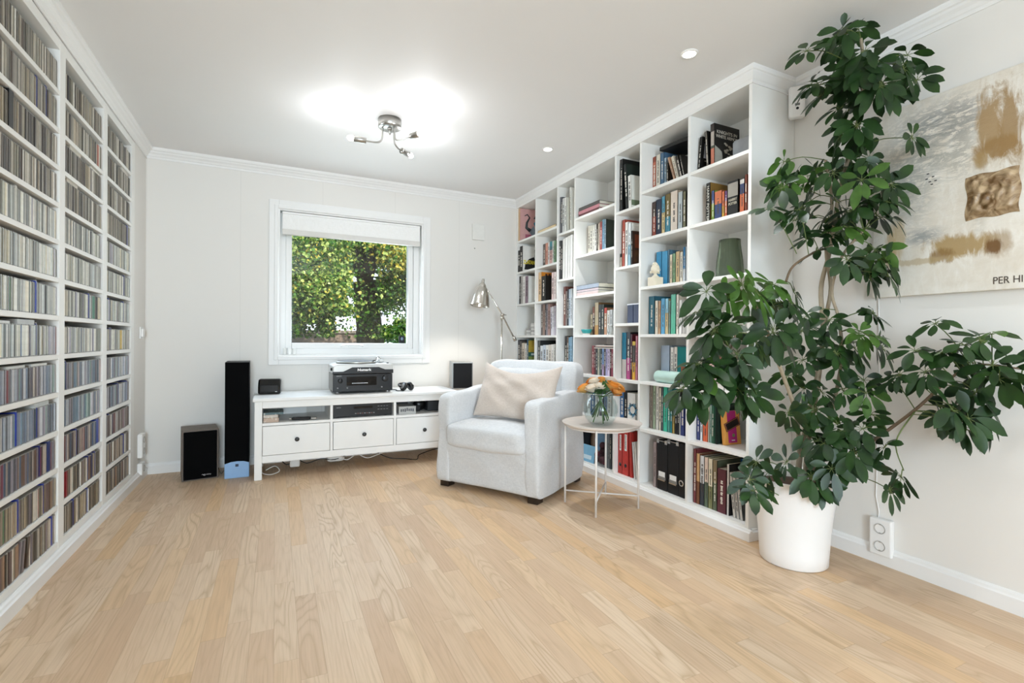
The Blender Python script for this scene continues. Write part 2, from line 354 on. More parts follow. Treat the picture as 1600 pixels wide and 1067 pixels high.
al = thing('motion_detector', 'white motion detector with small camera eye in the corner under the crown moulding', 'detector', (2.425, 1.655, 2.235), 0)
al.rotation_euler = (0, 0, radians(-49))
b = MB(); b.prism([(-.038, .0), (-.034, -.02), (.034, -.02), (.038, .0), (.03, .025), (-.03, .025)], 'Z', -.075, .085, WHITE); b.build('detector_body', al, bevel=.008)
b = MB().box(-.010, .012, -.0215, -.019, -.018, -.006, mat('6f6f6d', .4)); b.build('sensor_window', al, bevel=.002)
MB().sphere((.001, -.020, -.032), .007, BLACK, 12, 8, (1, .35, 1)).build('camera_eye', al)

# ------------------------------------------------------------------ ceiling lights
BULB = mat('fff4e4', .4, emit=30)
cl = thing('ceiling_spotlight', 'brushed steel three-armed ceiling lamp with bare glowing bulbs', 'ceiling lamp', (.640, 3.12, ZC))
MB().lathe([(.0001, 0), (.072, 0), (.072, -.05), (.068, -.054), (.0001, -.054)], STEEL, 48).build('ceiling_rose', cl)
MB().lathe([(.0001, -.054), (.016, -.054), (.016, -.062), (.008, -.066), (.008, -.085), (.004, -.095), (.0001, -.096)], STEEL, 20).build('finial', cl)
R0 = Vector((.640, 3.12, ZC))
for pts in ([(-.045, 0, -.05), (-.047, 0, -.12), (-.055, 0, -.142), (-.075, 0, -.155), (-.12, 0, -.159), (-.19, 0, -.158)],
            [(.030, .020, -.05), (.032, .022, -.115), (.042, .028, -.140), (.060, .040, -.155), (.085, .057, -.159), (.122, .083, -.160)],
            [(.020, -.045, -.05), (.021, -.047, -.118), (.027, -.060, -.142), (.042, -.092, -.155), (.070, -.150, -.159), (.107, -.224, -.158)]):
    P = [Vector(p) for p in pts]
    # smooth arm
    Q = []
    for i in range(len(P)-1):
        for k in range(4):
            t = k/4; p0, p1, p2, p3 = P[max(i-1, 0)], P[i], P[i+1], P[min(i+2, len(P)-1)]
            Q.append(.5*((2*p1)+(p2-p0)*t+(2*p0-5*p1+4*p2-p3)*t*t+(3*p1-p0-3*p2+p3)*t**3))
    arm = MB().tube(Q+[P[-1]], .0055, STEEL, 10).build('lamp_arm', cl)
    d = (P[-1]-P[-2]).normalized(); e = P[-1]
    M = Matrix.Translation(e) @ d.to_track_quat('Z', 'X').to_matrix().to_4x4()
    MB().lathe([(.0001, -.045), (.017, -.045), (.019, -.04), (.019, .03), (.017, .031), (.016, .02), (.0001, .02)], STEEL, 28, M).build('lamp_holder', arm)
    MB().lathe([(.0001, .02), (.012, .022), (.017, .04), (.0165, .052), (.010, .062), (.0001, .066)], BULB, 20, M).build('bulb', arm)
    lamp('bulb_light', 'POINT', R0+e+d*.085, 2.4, (.92, .96, 1.02), shadow_soft_size=.03)
def downlight(x, y, label, en=36):
    t = thing('ceiling_downlight', label, 'ceiling lamp', (x, y, ZC), 0, 'recessed ceiling spotlights')
    MB().lathe([(.030, -.004), (.0405, -.004), (.042, 0), (.030, .0)], WHITE, 36, closed=True).build('trim_ring', t)
    MB().lathe([(.0001, -.002), (.024, -.0025), (.030, -.003)], mat('fffaf0', .4, emit=12), 30).build('lens', t)
    lamp('downlight_beam', 'SPOT', (x, y, ZC-.012), en, (.94, .97, 1), aim=(x, y, 0), spot_size=radians(105), spot_blend=.9, shadow_soft_size=.04)
downlight(1.779, 1.757, 'recessed round ceiling spotlight nearer the plant')
downlight(1.762, 3.084, 'recessed round ceiling spotlight nearer the back wall', 58)
downlight(1.78, .43, 'unseen recessed round ceiling spotlight nearest the painting')  # third spotlight, out of view, added for its light

# ------------------------------------------------------------------ TV bench
BW = mat('eeeeec', .42, var=.025, scale=10)
def box_part(name, parent, x0, x1, y0, y1, z0, z1, m, bevel=.003):
    return MB().box(x0, x1, y0, y1, z0, z1, m).build(name, parent, bevel=bevel)
tv = thing('tv_bench', 'long white wooden TV bench with three drawers and open shelf', 'bench', (-.131, 3.863, 0))
LW, DP = 1.488, .468
box_part('bench_top', tv, -.012, LW+.012, -.012, DP, .552, .576, BW, .005)
for x in (0, LW-.049):
    for y in (0, DP-.06): box_part('leg', tv, x, x+.049, y, y+.049, 0, .552, BW)
box_part('top_rail', tv, .049, LW-.049, .002, .022, .503, .552, BW); box_part('bottom_rail', tv, .049, LW-.049, .002, .022, .118, .168, BW)
for x in (.006, LW-.026): box_part('side_panel', tv, x, x+.02, .049, DP-.06, .118, .552, BW)
for x in (.499, .969): box_part('divider', tv, x, x+.02, .003, DP-.02, .168, .503, BW)
MB().box(.049, LW-.049, DP-.02, DP-.012, .36, .38, BW).box(.049, LW-.049, DP-.02, DP-.012, .12, .30, BW).box(.049, .36, DP-.02, DP-.012, .38, .55, BW).box(.60, 1.05, DP-.02, DP-.012, .38, .55, BW).box(1.05, LW-.049, DP-.02, DP-.012, .38, .55, BW).box(.36, .60, DP-.02, DP-.012, .5, .55, BW).build('back_panel', tv)
box_part('shelf_board', tv, .026, LW-.026, .004, DP-.02, .378, .398, BW)
MB().box(.026, LW-.026, .03, DP-.02, .118, .13, BW).build('bottom_board', tv)
for k, (x0, x1) in enumerate(((.049, .499), (.519, .969), (.989, LW-.049))):
    dr = MB().box(x0+.003, x1-.003, .001, .02, .171, .375, BW).box(x0+.012, x1-.012, .02, .36, .18, .34, BW).build('drawer', tv, bevel=.002)
    R = Matrix.Translation(((x0+x1)/2, 0, .273)) @ Matrix.Rotation(pi/2, 4, 'X')
    MB().lathe([(.0001, .026), (.008, .026), (.0145, .021), (.016, .016), (.012, .010), (.006, .006), (.006, -.002), (.012, -.002)], mat('4b4c4c', .3, .7), 24, R).build('knob', dr)
TZ = .5765
# clock radio
cr = thing('clock_radio', 'glossy black clock radio on the left end of the TV bench', 'radio', (-.035, 4.16, TZ), radians(-8))
GL = mat('060607', .10, var=0, coat=.3)
MB().prism([(-.05, 0), (.05, 0), (.055, .09), (.03, .115), (-.028, .115), (-.052, .06)], 'X', -.078, .078, GL).build('radio_body', cr, bevel=.014, seg=4)
MB().box(-.06, .062, -.056, -.05, .018, .07, mat('050506', .25)).build('display_panel', cr, bevel=.002)
MB().box(.042, .056, -.0575, -.055, .018, .023, mat('c9c9c9', .4)).build('badge', cr)
# amplifier with turntable on top
am = thing('av_receiver', 'black hi-fi receiver with two dials under the turntable', 'receiver', (.617, 3.935, TZ))
for x in (-.19, .19):
    for y in (.03, .30): MB().lathe([(.0001, 0), (.022, 0), (.024, .012), (.02, .018), (.0001, .018)], mat('8f8f8f', .3, .8), 20, Matrix.Translation((x, y, 0))).build('foot', am)
MB().box(-.222, .222, .012, .35, .018, .150, mat('8f8d8a', .4, .3, .1)).build('casing', am, bevel=.003)
fp = MB().box(-.224, .224, 0, .014, .016, .150, mat('17181a', .4, var=.25)).build('front_panel', am, bevel=.003)
MB().box(-.125, .10, -.002, .001, .062, .130, mat('050608', .15)).build('display', fp)
b = MB()
for k in range(11): b.box(-.085+k*.011, -.078+k*.011, -.0028, -.0018, .078, .082, mat('cfd6dd', .5, emit=.6))
b.build('display_digits', fp)
def knob(p, x, z, r, m=None, parent=fp):
    return MB().lathe([(.0001, .020), (r*.9, .020), (r, .017), (r, 0), (r*1.12, -.001)], m or mat('3a3b3d', .3, .6), 28, Matrix.Translation((x, 0, z)) @ Matrix.Rotation(pi/2, 4, 'X')).build('dial', parent)
knob(None, -.172, .102, .018); knob(None, .165, .112, .026)
for x in (-.19, -.12, .14): MB().lathe([(.0001, .006), (.0055, .006), (.006, 0)], mat('9a9a9c', .3, .7), 14, Matrix.Translation((x, 0, .045)) @ Matrix.Rotation(pi/2, 4, 'X')).build('button', fp)
text('brand_lettering', 'DENON', .011, mat('cfcfcf', .4), fp, (-.20, -.0008, .133), (1, 0, 0), (0, 0, 1))
tt = thing('turntable', 'silver turntable with black front strip on top of the receiver', 'turntable', (.617, 3.925, TZ+.153))
SIL = mat('cfcfcd', .32, .35, .04); 
MB().prism([(-.226, .0), (.226, 0), (.226, .068), (.20, .074), (-.195, .074), (-.226, .058)], 'Y', .004, .35, SIL).build('plinth', tt, bevel=.008, seg=3)
MB().prism([(-.228, .0), (.228, 0), (.228, .030), (.165, .030), (.115, .050), (-.085, .050), (-.150, .018), (-.228, .018)], 'Y', -.004, .01, mat('202123', .4)).build('front_strip', tt, bevel=.003)
text('brand_lettering', 'Numark', .026, mat('f2f2f2', .4), tt, (-.047, -.0045, .022), (1, 0, 0), (0, 0, 1), fit=.105, bold=.0012)
pl = MB().lathe([(.0001, .074), (.15, .074), (.155, .078), (.155, .088), (.150, .091), (.0001, .091)], STEEL, 48, Matrix.Translation((-.03, .18, 0))).build('platter', tt)
MB().lathe([(.0001, .0915), (.146, .0915), (.146, .0935), (.0001, .0935)], mat('1b1b1c', .5), 48, Matrix.Translation((-.03, .18, 0))).build('slip_mat', pl)
ta = MB().lathe([(.0001, .074), (.034, .074), (.034, .084), (.016, .090), (.016, .112), (.0001, .114)], CHROME, 28, Matrix.Translation((.165, .27, 0))).build('tonearm', tt)
MB().tube([(.165, .31, .108), (.165, .25, .110), (.15, .16, .104), (.10, .09, .100)], .0045, CHROME, 8).box(.085, .105, .07, .10, .094, .102, BLACK).lathe([(.0001, -.012), (.014, -.012), (.014, .014), (.0001, .014)], CHROME, 18, Matrix.Translation((.165, .325, .108)) @ Matrix.Rotation(pi/2, 4, 'X')).build('arm_tube', ta)
MB().box(.148, .185, .16, .24, .078, .098, SIL).box(.19, .205, .06, .09, .074, .082, BLACK).build('arm_rest', tt, bevel=.003)
for x in (-.19, .19):
    for y in (.04, .31): MB().lathe([(.0001, -.003), (.022, -.003), (.022, .004), (.0001, .004)], BLACK, 16, Matrix.Translation((x, y, 0))).build('foot', tt)
MB().lathe([(.0001, .0), (.012, .0), (.012, .010), (.0001, .012)], BLACK, 18, Matrix.Translation((-.226, .06, .035)) @ Matrix.Rotation(-pi/2, 4, 'Y')).build('pitch_knob', tt)
# headphones
hp = thing('headphones', 'black headphones with silver ear caps lying on the bench beside the receiver', 'headphones', (.965, 4.0, TZ), radians(20))
for x, ry in ((-.022, -65), (.042, 65)):
    M = Matrix.Translation((x, 0, .036)) @ Matrix.Rotation(radians(ry), 4, 'Y')
    c = MB().lathe([(.0001, -.016), (.030, -.016), (.036, -.008), (.036, .004), (.032, .012), (.0001, .012)], BLACK, 28, M).build('ear_cup', hp)
    MB().lathe([(.0001, .016), (.018, .015), (.026, .011)], mat('b9b9ba', .3, .7), 24, M).build('ear_cap', c)
MB().tube([(-.03+.0*k, 0, .05) if 0 else (.01-.062*cos(pi*k/14), .05*sin(pi*k/14)*1.6, .036+.018*sin(pi*k/14)) for k in range(15)], .008, BLACK, 8).build('headband', hp)
tag(MB().tube([(.93, 3.99, TZ+.006), (.90, 3.975, TZ+.005), (.885, 4.0, TZ+.005), (.90, 4.05, TZ+.005), (.87, 4.12, TZ+.005)], .003, BLACK, 6).build('headphone_cable'), 'short black headphone cable on the bench beside the receiver', 'cable')
# speakers
def speaker(name, label, loc, rz, wd, dp, h, case, grille, frame=.006, extra=None, z0=0):
    t = thing(name, label, 'speaker', loc, rz)
    MB().box(0, wd, .006, dp, z0, h, case).build('cabinet', t, bevel=.003)
    g = MB().box(frame, wd-frame, -.006, .008, z0+frame, h-frame*1.0, grille).build('grille', t, bevel=.004)
    return t, g
WOODG = mat('6d6157', .55, var=.25, scale=14)
t, g = speaker('loudspeaker', 'square dark wood loudspeaker on the floor left of the tall one', (-.579, 4.027, 0), radians(9.7), .219, .24, .352, WOODG, CLOTHB, .010)
MB().tube([(.118, -.0075, .036), (.122, -.0075, .040), (.127, -.0075, .036), (.131, -.0075, .031), (.137, -.0075, .031), (.139, -.0075, .036), (.136, -.0075, .040), (.131, -.0075, .037), (.127, -.0075, .034)], .0012, mat('e6e6e6', .4), 5).build('emblem', g)
text('brand_lettering', 'Infinity', .011, mat('e6e6e6', .4), g, (.144, -.0065, .033), (1, 0, 0), (0, 0, 1))
t, g = speaker('tower_speaker', 'tall black tower speaker with pale blue foot beside the bench', (-.322, 4.005, 0), radians(1.5), .155, .26, .826, DARKP, CLOTHB, .002, z0=.10)
MB().prism([(0, 0), (.155, 0), (.155, .105), (.12, .117), (.08, .120), (.04, .117), (0, .105)], 'Y', -.008, .26, mat('8fb4de', .4)).build('foot_plinth', t, bevel=.004)
b = MB().box(.068, .088, -.0115, -.007, .082, .100, mat('1b2740', .4)); b.build('emblem', t)
t, g = speaker('bookshelf_speaker', 'small silver and black speaker on the right end of the bench', (1.360, 3.99, TZ), radians(-13), .178, .26, .228, mat('a3a29f', .4, .4), mat('141416', .85, bump=.2, bscale=700), .008)
# things on the open shelf
SZ = .3985
for k, (x0, x1, y, z, h, hx, lb) in enumerate(((.055-.131, .155-.131, 3.90, 0, .030, 'b9a08c', 'pale brown DVD box at the bottom of the pile in the bench'), (.055-.131, .150-.131, 3.905, .030, .022, 'c9bfb4', 'light DVD box in the middle of the pile in the bench'),
        (.055-.131, .185-.131, 3.91, .052, .016, '4a6468', 'dark teal book on top of the pile in the bench'))):
    o = MB().box(x0, x1, y, y+.19, SZ+z, SZ+z+h, mat(hx, .4, speck='f0ece4')).build('dvd_box' if k < 2 else 'book', bevel=.002); tag(o, lb, 'box' if k < 2 else 'book')
wa = thing('remote_control', 'black remote control with silver ends lying in the bench', 'remote control', (.165, 3.93, SZ), radians(-12))
MB().box(-.055, .075, -.02, .02, .003, .022, BLACK).build('remote_body', wa, bevel=.006)
MB().box(.075, .115, -.014, .014, .004, .018, STEEL).box(-.075, -.055, -.014, .014, .004, .018, STEEL).build('end_cap', wa, bevel=.004)
cdp = thing('cd_player', 'black CD player in the middle opening of the TV bench', 'CD player', (.611, 3.905, SZ))
MB().box(-.215, .215, .01, .33, .008, .096, BLACK).build('casing', cdp, bevel=.002)
fp2 = MB().box(-.217, .217, 0, .012, .006, .098, mat('141415', .4)).build('front_panel', cdp, bevel=.002)
MB().box(-.07, .07, -.001, .003, .064, .083, mat('0a0a0b', .2)).build('disc_tray', fp2)
b = MB()
for k in range(9): b.box(-.06+k*.017, -.049+k*.017, -.003, 0, .026, .031, mat('8b5a52' if k % 2 else '9c9c9c', .4))
for k in range(4): b.box(.11+k*.022, .124+k*.022, -.003, 0, .074, .080, mat('6b6b6d', .4)); b.box(.11+k*.022, .124+k*.022, -.003, 0, .050, .056, mat('6b6b6d', .4))
b.build('buttons', fp2); text('brand_lettering', 'DENON', .009, mat('c4c4c4', .4), fp2, (-.195, -.0008, .075), (1, 0, 0), (0, 0, 1))
for x in (-.18, .18): MB().lathe([(.0001, 0), (.015, 0), (.015, .008), (.0001, .008)], BLACK, 14, Matrix.Translation((x, .05, 0))).build('foot', cdp)
sb = thing('game_console', 'silver box with patterned front in the right opening of bench', 'box', (.958, 3.91, SZ))
MB().box(-.07, .068, .0, .15, 0, .062, mat('bdbcb8', .4, .2)).build('casing', sb, bevel=.003)
b = MB(); random.seed(4)
for k in range(7): b.box(-.056+k*.016, -.046+k*.016, -.0015, .001, .018+random.random()*.008, .040+random.random()*.012, mat('55565c', .4))
b.build('front_pattern', sb)
tag(MB().box(.875, 1.005, 4.09, 4.27, SZ, SZ+.085, mat('3c3b3a', .5)).build('storage_box', bevel=.006), 'dark grey box behind the silver box in the bench', 'box')
b = MB().sphere((1.10, 4.08, SZ+.05), .05, BLACK, 16, 10, (1.1, .8, 1)).box(1.02, 1.09, 4.02, 4.1, SZ, SZ+.05, BLACK); tag(b.build('webcam'), 'round black gadget in the right opening of the bench', 'gadget')
tag(MB().box(1.15, 1.30, 4.0, 4.22, SZ, SZ+.09, mat('33363b', .5)).build('router', bevel=.006), 'dark blue-grey device at the right end inside the bench', 'router')
# cables and adapters under the bench
def cable(label, pts, m, r=.0035):
    P = [Vector(p) for p in pts]; Q = []
    for i in range(len(P)-1):
        for k in range(5):
            t = k/5; p0, p1, p2, p3 = P[max(i-1, 0)], P[i], P[i+1], P[min(i+2, len(P)-1)]
            Q.append(.5*((2*p1)+(p2-p0)*t+(2*p0-5*p1+4*p2-p3)*t*t+(3*p1-p0-3*p2+p3)*t**3))
    return tag(MB().tube(Q+[P[-1]], r, m, 6).build('cable'), label, 'cable')
WC = mat('dededb', .5)
cable('black cable looping over the floor under the right of the bench', [(.75, 4.12, .07), (.85, 4.08, .02), (.98, 4.05, .005), (1.06, 4.0, .004), (1.09, 4.04, .03), (1.2, 4.08, .05), (1.30, 4.1, .06)], BLACK)
cable('black cable hanging in loops under the left of the bench', [(.02, 4.1, .11), (.08, 4.05, .05), (.15, 4.06, .08), (.22, 4.04, .05), (.32, 4.05, .07), (.42, 4.03, .06), (.55, 4.05, .09), (.7, 4.04, .08)], BLACK)
cable('white cable curling on the floor behind the bench leg', [(-.09, 4.05, .10), (-.09, 3.99, .03), (-.03, 3.98, .005), (.03, 4.0, .02), (.0, 4.04, .05), (-.06, 4.02, .03)], WC)
cable('white cable hanging under the middle of the bench', [(.45, 4.0, .10), (.50, 3.98, .06), (.58, 4.0, .09), (.66, 3.98, .06), (.76, 4.0, .08), (.86, 4.0, .10)], WC)
cable('thin black speaker cable between the two floor speakers', [(-.37, 4.12, .06), (-.35, 4.09, .02), (-.338, 4.12, .03), (-.336, 4.2, .01)], BLACK, .002)
tag(MB().box(.10, .17, 4.02, 4.08, .03, .10, WC).build('power_adapter', bevel=.012), 'small white power adapter under the left of the bench', 'adapter')
tag(MB().box(.36, .50, 4.03, 4.12, .035, .10, WC).build('power_adapter', bevel=.03), 'larger white power adapter under the middle of the bench', 'adapter')

# ------------------------------------------------------------------ armchair
LINEN = fabric_mat('chair_linen', 'c8cacc', 'dbdcdd'); PILL = fabric_mat('pillow_linen', 'c4b7ac', 'd3c8be')
AX, AY = 1.2115, 2.9095
ch = thing('armchair', 'pale grey slipcovered linen armchair beside the round side table', 'armchair', (AX, AY, 0), radians(-57.45))
# local: x along the front, +y to the back
def soft(name, parent, x0, x1, y0, y1, z0, z1, m, bev=.03, nx=8, ny=8, nz=8, fn=None, amp=.004, seed=1, sub=1, flatb=False):
    "rounded, slightly uneven upholstery block"
    bm = bmesh.new(); bmesh.ops.create_cube(bm, size=1)
    bmesh.ops.bevel(bm, geom=bm.edges[:], offset=min(.49, bev/min(x1-x0, y1-y0, z1-z0))*1.0, segments=1, affect='EDGES') if 0 else None
    bmesh.ops.subdivide_edges(bm, edges=bm.edges[:], cuts=nx-1, use_grid_fill=True)
    cx, cy, cz = (x0+x1)/2, (y0+y1)/2, (z0+z1)/2; h = Vector(((x1-x0)/2, (y1-y0)/2, (z1-z0)/2))
    rnd = random.Random(seed); ph = [rnd.random()*6 for _ in range(6)]
    for v in bm.verts:
        p = Vector((v.co.x*2*h.x, v.co.y*2*h.y, v.co.z*2*h.z)); q = Vector([max(-h[i]+(0 if flatb and i == 2 else bev), min(h[i]-bev, p[i])) for i in range(3)])
        d = p-q
        if d.length > 1e-9: p = q+d.normalized()*bev
        n = d.normalized() if d.length > 1e-9 else Vector((0, 0, 0))
        p += n*amp*(sin(p.x*23+ph[0]+p.z*11)+sin(p.y*19+ph[1]-p.z*17)+.6*sin(p.z*31+ph[2]+p.x*13))
        p += Vector((cx, cy, cz))
        if fn: p = Vector(fn(*p))
        v.co = p
    me = bpy.data.meshes.new(name); bm.to_mesh(me); bm.free(); me.materials.append(m)
    me.polygons.foreach_set('use_smooth', [True]*len(me.polygons))
    o = bpy.data.objects.new(name, me); COL.objects.link(o); o.parent = parent
    if sub: s = o.modifiers.new('sub', 'SUBSURF'); s.levels = sub; s.render_levels = sub
    return o
CW, CDp = .80, .68
def skirtf(x, y, z):           # hem hangs a little outwards and bows up between the feet
    k = max(0, (.35-z)/.35); s = 1+.012*k
    return (x*s, (y-CDp/2)*s+CDp/2, z+(.006*(1-min(1, abs(x)/.40)**2) if z < .06 else 0))
soft('slipcover_base', ch, -CW/2+.004, CW/2-.004, .01, CDp, .034, .36, LINEN, .02, 10, fn=skirtf, seed=3, flatb=True)
for s in (-1, 1):
    def armf(x, y, z, s=s):
        k = (z-.045)/.57; g = y/CDp
        zz = z+(.045*g*max(0, k-.7)/.3)
        return (skirtf(x, y, z)[0]-s*.012*max(0, k-.8), y+(.012*max(0, k-.6) if y < .2 else 0), skirtf(x, y, zz)[2])
    x0, x1 = (-CW/2, -CW/2+.115) if s < 0 else (CW/2-.115, CW/2)
    soft('armrest', ch, x0, x1, 0, CDp, .034, .622, LINEN, .028, 14, fn=armf, seed=7+s, flatb=True)
def backf(x, y, z):
    k = max(0, (z-.3)/.55); return (x*(1-.02*k), y+.07*k*k-.0, z+.012*sin((x+.4)*4)*k)
soft('backrest', ch, -CW/2+.012, CW/2-.012, CDp-.17, CDp, .034, .838, LINEN, .045, 12, fn=backf, seed=12, amp=.004, flatb=True)
soft('back_cushion', ch, -.282, .282, CDp-.30, CDp-.11, .40, .79, LINEN, .07, 10, fn=lambda x, y, z: (x, y+.10*max(0, (z-.4)/.42), z), seed=15, amp=.006)
def seatf(x, y, z):
    dome = (1-(x/.30)**2)*(1-((y-.25)/.32)**2); return (x, y-.012*(1-(x/.3)**2), z+(.018*max(0, dome) if z > .40 else 0))
soft('seat_cushion', ch, -.300, .300, -.045, .50, .285, .442, LINEN, .045, 12, fn=seatf, seed=21, amp=.003)
for x in (-CW/2+.02, CW/2-.09):
    for y in (.02, CDp-.09): MB().prism([(x, y), (x+.07, y), (x+.07, y+.07), (x, y+.07)], 'Z', 0, .058, mat('2a2018', .4)).build('leg', ch, bevel=.003)
# throw pillow
def pillow(name, wd, ht, th, m, seed=2):
    n = 22; vs = []; fs = []; rnd = random.Random(seed); ph = [rnd.random()*6 for _ in range(4)]
    for side in (1, -1):
        for j in range(n+1):
            for i in range(n+1):
                u, v = i/n*2-1, j/n*2-1
                e = max(0, (1-u*u))**.5*max(0, (1-v*v))**.5
                pin = 1-.10*(1-abs(u))*0-.09*(u*u*0+(1-v*v)*0)
                x = u*wd/2*(1-.07*(1-v*v)); z = v*ht/2*(1-.07*(1-u*u))
                z -= .07*(1-u*u)*max(0, v)           # sag of the top edge
                y = side*th/2*e**.8*(1+.06*sin(5*u+ph[0]+3*v)+.05*sin(7*v-4*u+ph[1]))
                y += .006*sin(9*(u+v)+ph[2])*e
                vs.append((x, y, z))
    N = (n+1)**2
    for s in range(2):
        for j in range(n):
            for i in range(n):
                a = s*N+j*(n+1)+i; q = (a, a+1, a+n+2, a+n+1); fs.append(q if s == 1 else q[::-1])
    b = MB().add(vs, fs, m, True); o = b.build(name); bm = bmesh.new(); bm.from_mesh(o.data); bmesh.ops.remove_doubles(bm, verts=bm.verts[:], dist=1e-5); bmesh.ops.recalc_face_normals(bm, faces=bm.faces[:]); bm.to_mesh(o.data); bm.free()
    s = o.modifiers.new('sub', 'SUBSURF'); s.levels = 1; s.render_levels = 1; return o
pw = pillow('throw_pillow', .64, .42, .15, PILL); tag(pw, 'beige linen throw pillow leaning in the armchair', 'pillow')
Mc = Matrix.Translation((AX, AY, 0)) @ Matrix.Rotation(radians(-57.45), 4, 'Z')
pw.matrix_world = Mc @ Matrix.Translation((.075, .272, .652)) @ Matrix.Rotation(radians(-22), 4, 'X') @ Matrix.Rotation(radians(1), 4, 'Y')

# ------------------------------------------------------------------ side table, vase, roses
TX, TY, TH = 1.785, 2.442, .497
st = thing('tray_table', 'round pale tray table on four thin metal legs beside the armchair', 'side table', (TX, TY, 0))
TAB = mat('d9cfc6', .4, var=.03); TLEG = mat('e3ded9', .35)
MB().lathe([(.0001, TH-.006), (.208, TH-.006), (.222, TH-.003), (.236, TH+.010), (.239, TH+.010), (.226, TH-.006), (.212, TH-.013), (.0001, TH-.013)], TAB, 72).build('tray_top', st)
leg_xy = [(1.615, 2.58), (1.634, 2.283), (1.954, 2.302), (1.937, 2.602)]
for x, y in leg_xy:
    dx, dy = x-TX, y-TY; l = MB().tube([(dx, dy, 0), (dx, dy, TH-.01)], .0065, TLEG, 12).build('leg', st)
MB().tube([(leg_xy[0][0]-TX, leg_xy[0][1]-TY, .075), (leg_xy[2][0]-TX, leg_xy[2][1]-TY, .075)], .0045, TLEG, 10).tube([(leg_xy[1][0]-TX, leg_xy[1][1]-TY, .084), (leg_xy[3][0]-TX, leg_xy[3][1]-TY, .084)], .0045, TLEG, 10).build('cross_brace', st)
b = MB(); b.tube([(.205*cos(2*pi*k/48), .205*sin(2*pi*k/48), TH-.018) for k in range(49)], .0045, TLEG, 8, cap=False); b.build('rim_ring', st)
VX, VY, VZ = 1.765, 2.425, TH-.006
vs_ = thing('glass_vase', 'round clear glass vase with wide flat rim on the tray table', 'vase', (VX, VY, VZ))
GLASS = glass_mat('clear_glass', 'f4f8f8')
prof = [(.0001, .0005), (.050, .0005), (.070, .015), (.092, .045), (.103, .085), (.100, .120), (.088, .150), (.074, .168), (.072, .178), (.090, .188), (.125, .193)]
inner = [(.125, .196), (.088, .1915), (.068, .180), (.070, .166), (.084, .148), (.0965, .119), (.0995, .085), (.0885, .047), (.067, .019), (.046, .009), (.0001, .008)]
MB().lathe(prof+inner, GLASS, 56).build('vase_body', vs_)
MB().lathe([(.080, .1865), (.124, .1935), (.128, .197), (.124, .1995), (.080, .1915)], glass_mat('rim_glass', 'eef4f4', .16), 56, closed=True).build('vase_rim', vs_)
ORG = [mat('e9a04a', .6, var=.12, scale=40), mat('efb567', .6, var=.12, scale=40), mat('e58f2e', .6, var=.12, scale=40)]; WHR = [mat('f3ebdd', .6, var=.05, scale=40), mat('efe2cf', .6, var=.05, scale=40)]
STM = mat('3c6a2f', .5, var=.2); GRN = leaf_mat('rose_leaf', '21421f', '356b2c')
def rose(k, px, py, dz, r, mlist, word):
    p = dep(px, py, dz); t = thing('rose', word, 'rose', (VX, VY, VZ), 0, 'roses in the glass vase')
    loc = p-Vector((VX, VY, VZ)); rnd = random.Random(k*7+1); b = MB()
    axis = (Vector((loc.x, loc.y, .16))*1.0).normalized(); R = Matrix.Translation(loc) @ axis.to_track_quat('Z', 'Y').to_matrix().to_4x4()
    for ring_, (n, rr, hh, open_) in enumerate(((3, .26, .95, -.10), (4, .46, 1.0, -.06), (5, .68, .98, .02), (6, .88, .88, .12), (7, 1.04, .66, .26))):
        for q in range(n):
            a0 = 2*pi*q/n+ring_*.9+rnd.random()*.3; span = 2*pi/n*.86; vs = []; fs = []; nu, nv = 6, 5
            for j in range(nv+1):
                for i in range(nu+1):
                    u = i/nu*2-1; v = j/nv; w = sqrt(max(0, 1-(v*.90)**8)); a = a0+u*span*w
                    rad = r*rr*(sin(v*pi*.55)*.9+.12)*(1+open_*v*v*.9)*(1+.03*u); z = r*(-.75+hh*1.55*v-(.12 if v > .9 else 0)-.05*abs(u)*v)
                    vs.append((rad*cos(a), rad*sin(a), z))
            for j in range(nv):
                for i in range(nu): A = j*(nu+1)+i; fs.append((A, A+1, A+nu+2, A+nu+1))
            b.add(vs, fs, mlist[min(ring_//2, len(mlist)-1)] if k % 2 else mlist[(ring_+k) % len(mlist)], True, R)
    b.sphere((0, 0, 0), 1, mlist[0], 2, 2) if 0 else None
    b.build('blossom', t)
    base = loc-axis*r*.7; rnd2 = random.Random(k+50); an = rnd2.random()*6.28
    foot = Vector((-loc.x*.55+.02*cos(an), -loc.y*.55+.02*sin(an), .02+.05*rnd2.random()))
    mid = Vector((loc.x*.12, loc.y*.12, .172)); MB().tube([foot, mid, mid.lerp(base, .5)+Vector((0, 0, .004)), base], .0032, STM, 7).build('stem', t)
    return t
rs = [(912, 607, 3.02, .037, ORG, 'apricot rose at the left end of the bouquet'), (926, 597, 3.06, .034, ORG, 'apricot rose behind the white roses, upper left'), (940, 596, 3.10, .032, ORG, 'small orange rose at the back of the bouquet'),
      (925, 606, 2.95, .036, WHR, 'larger white rose left of the middle of the bouquet'), (937, 604, 2.93, .034, WHR, 'round white rose right in the middle of the bouquet'), (928, 596, 3.0, .03, WHR, 'white rose topping the left of the bouquet'),
      (957, 603, 2.93, .040, ORG, 'big orange rose at the right front of bouquet'), (966, 606, 3.0, .036, ORG, 'orange rose at the right end of the bouquet'), (955, 596, 3.06, .032, WHR, 'pale rose peeking out behind the big orange rose'), (963, 613, 2.90, .030, ORG, 'low apricot rose over the right rim of the vase')]
for k, a in enumerate(rs): rose(k, *a)
gb = MB(); rnd = random.Random(5)
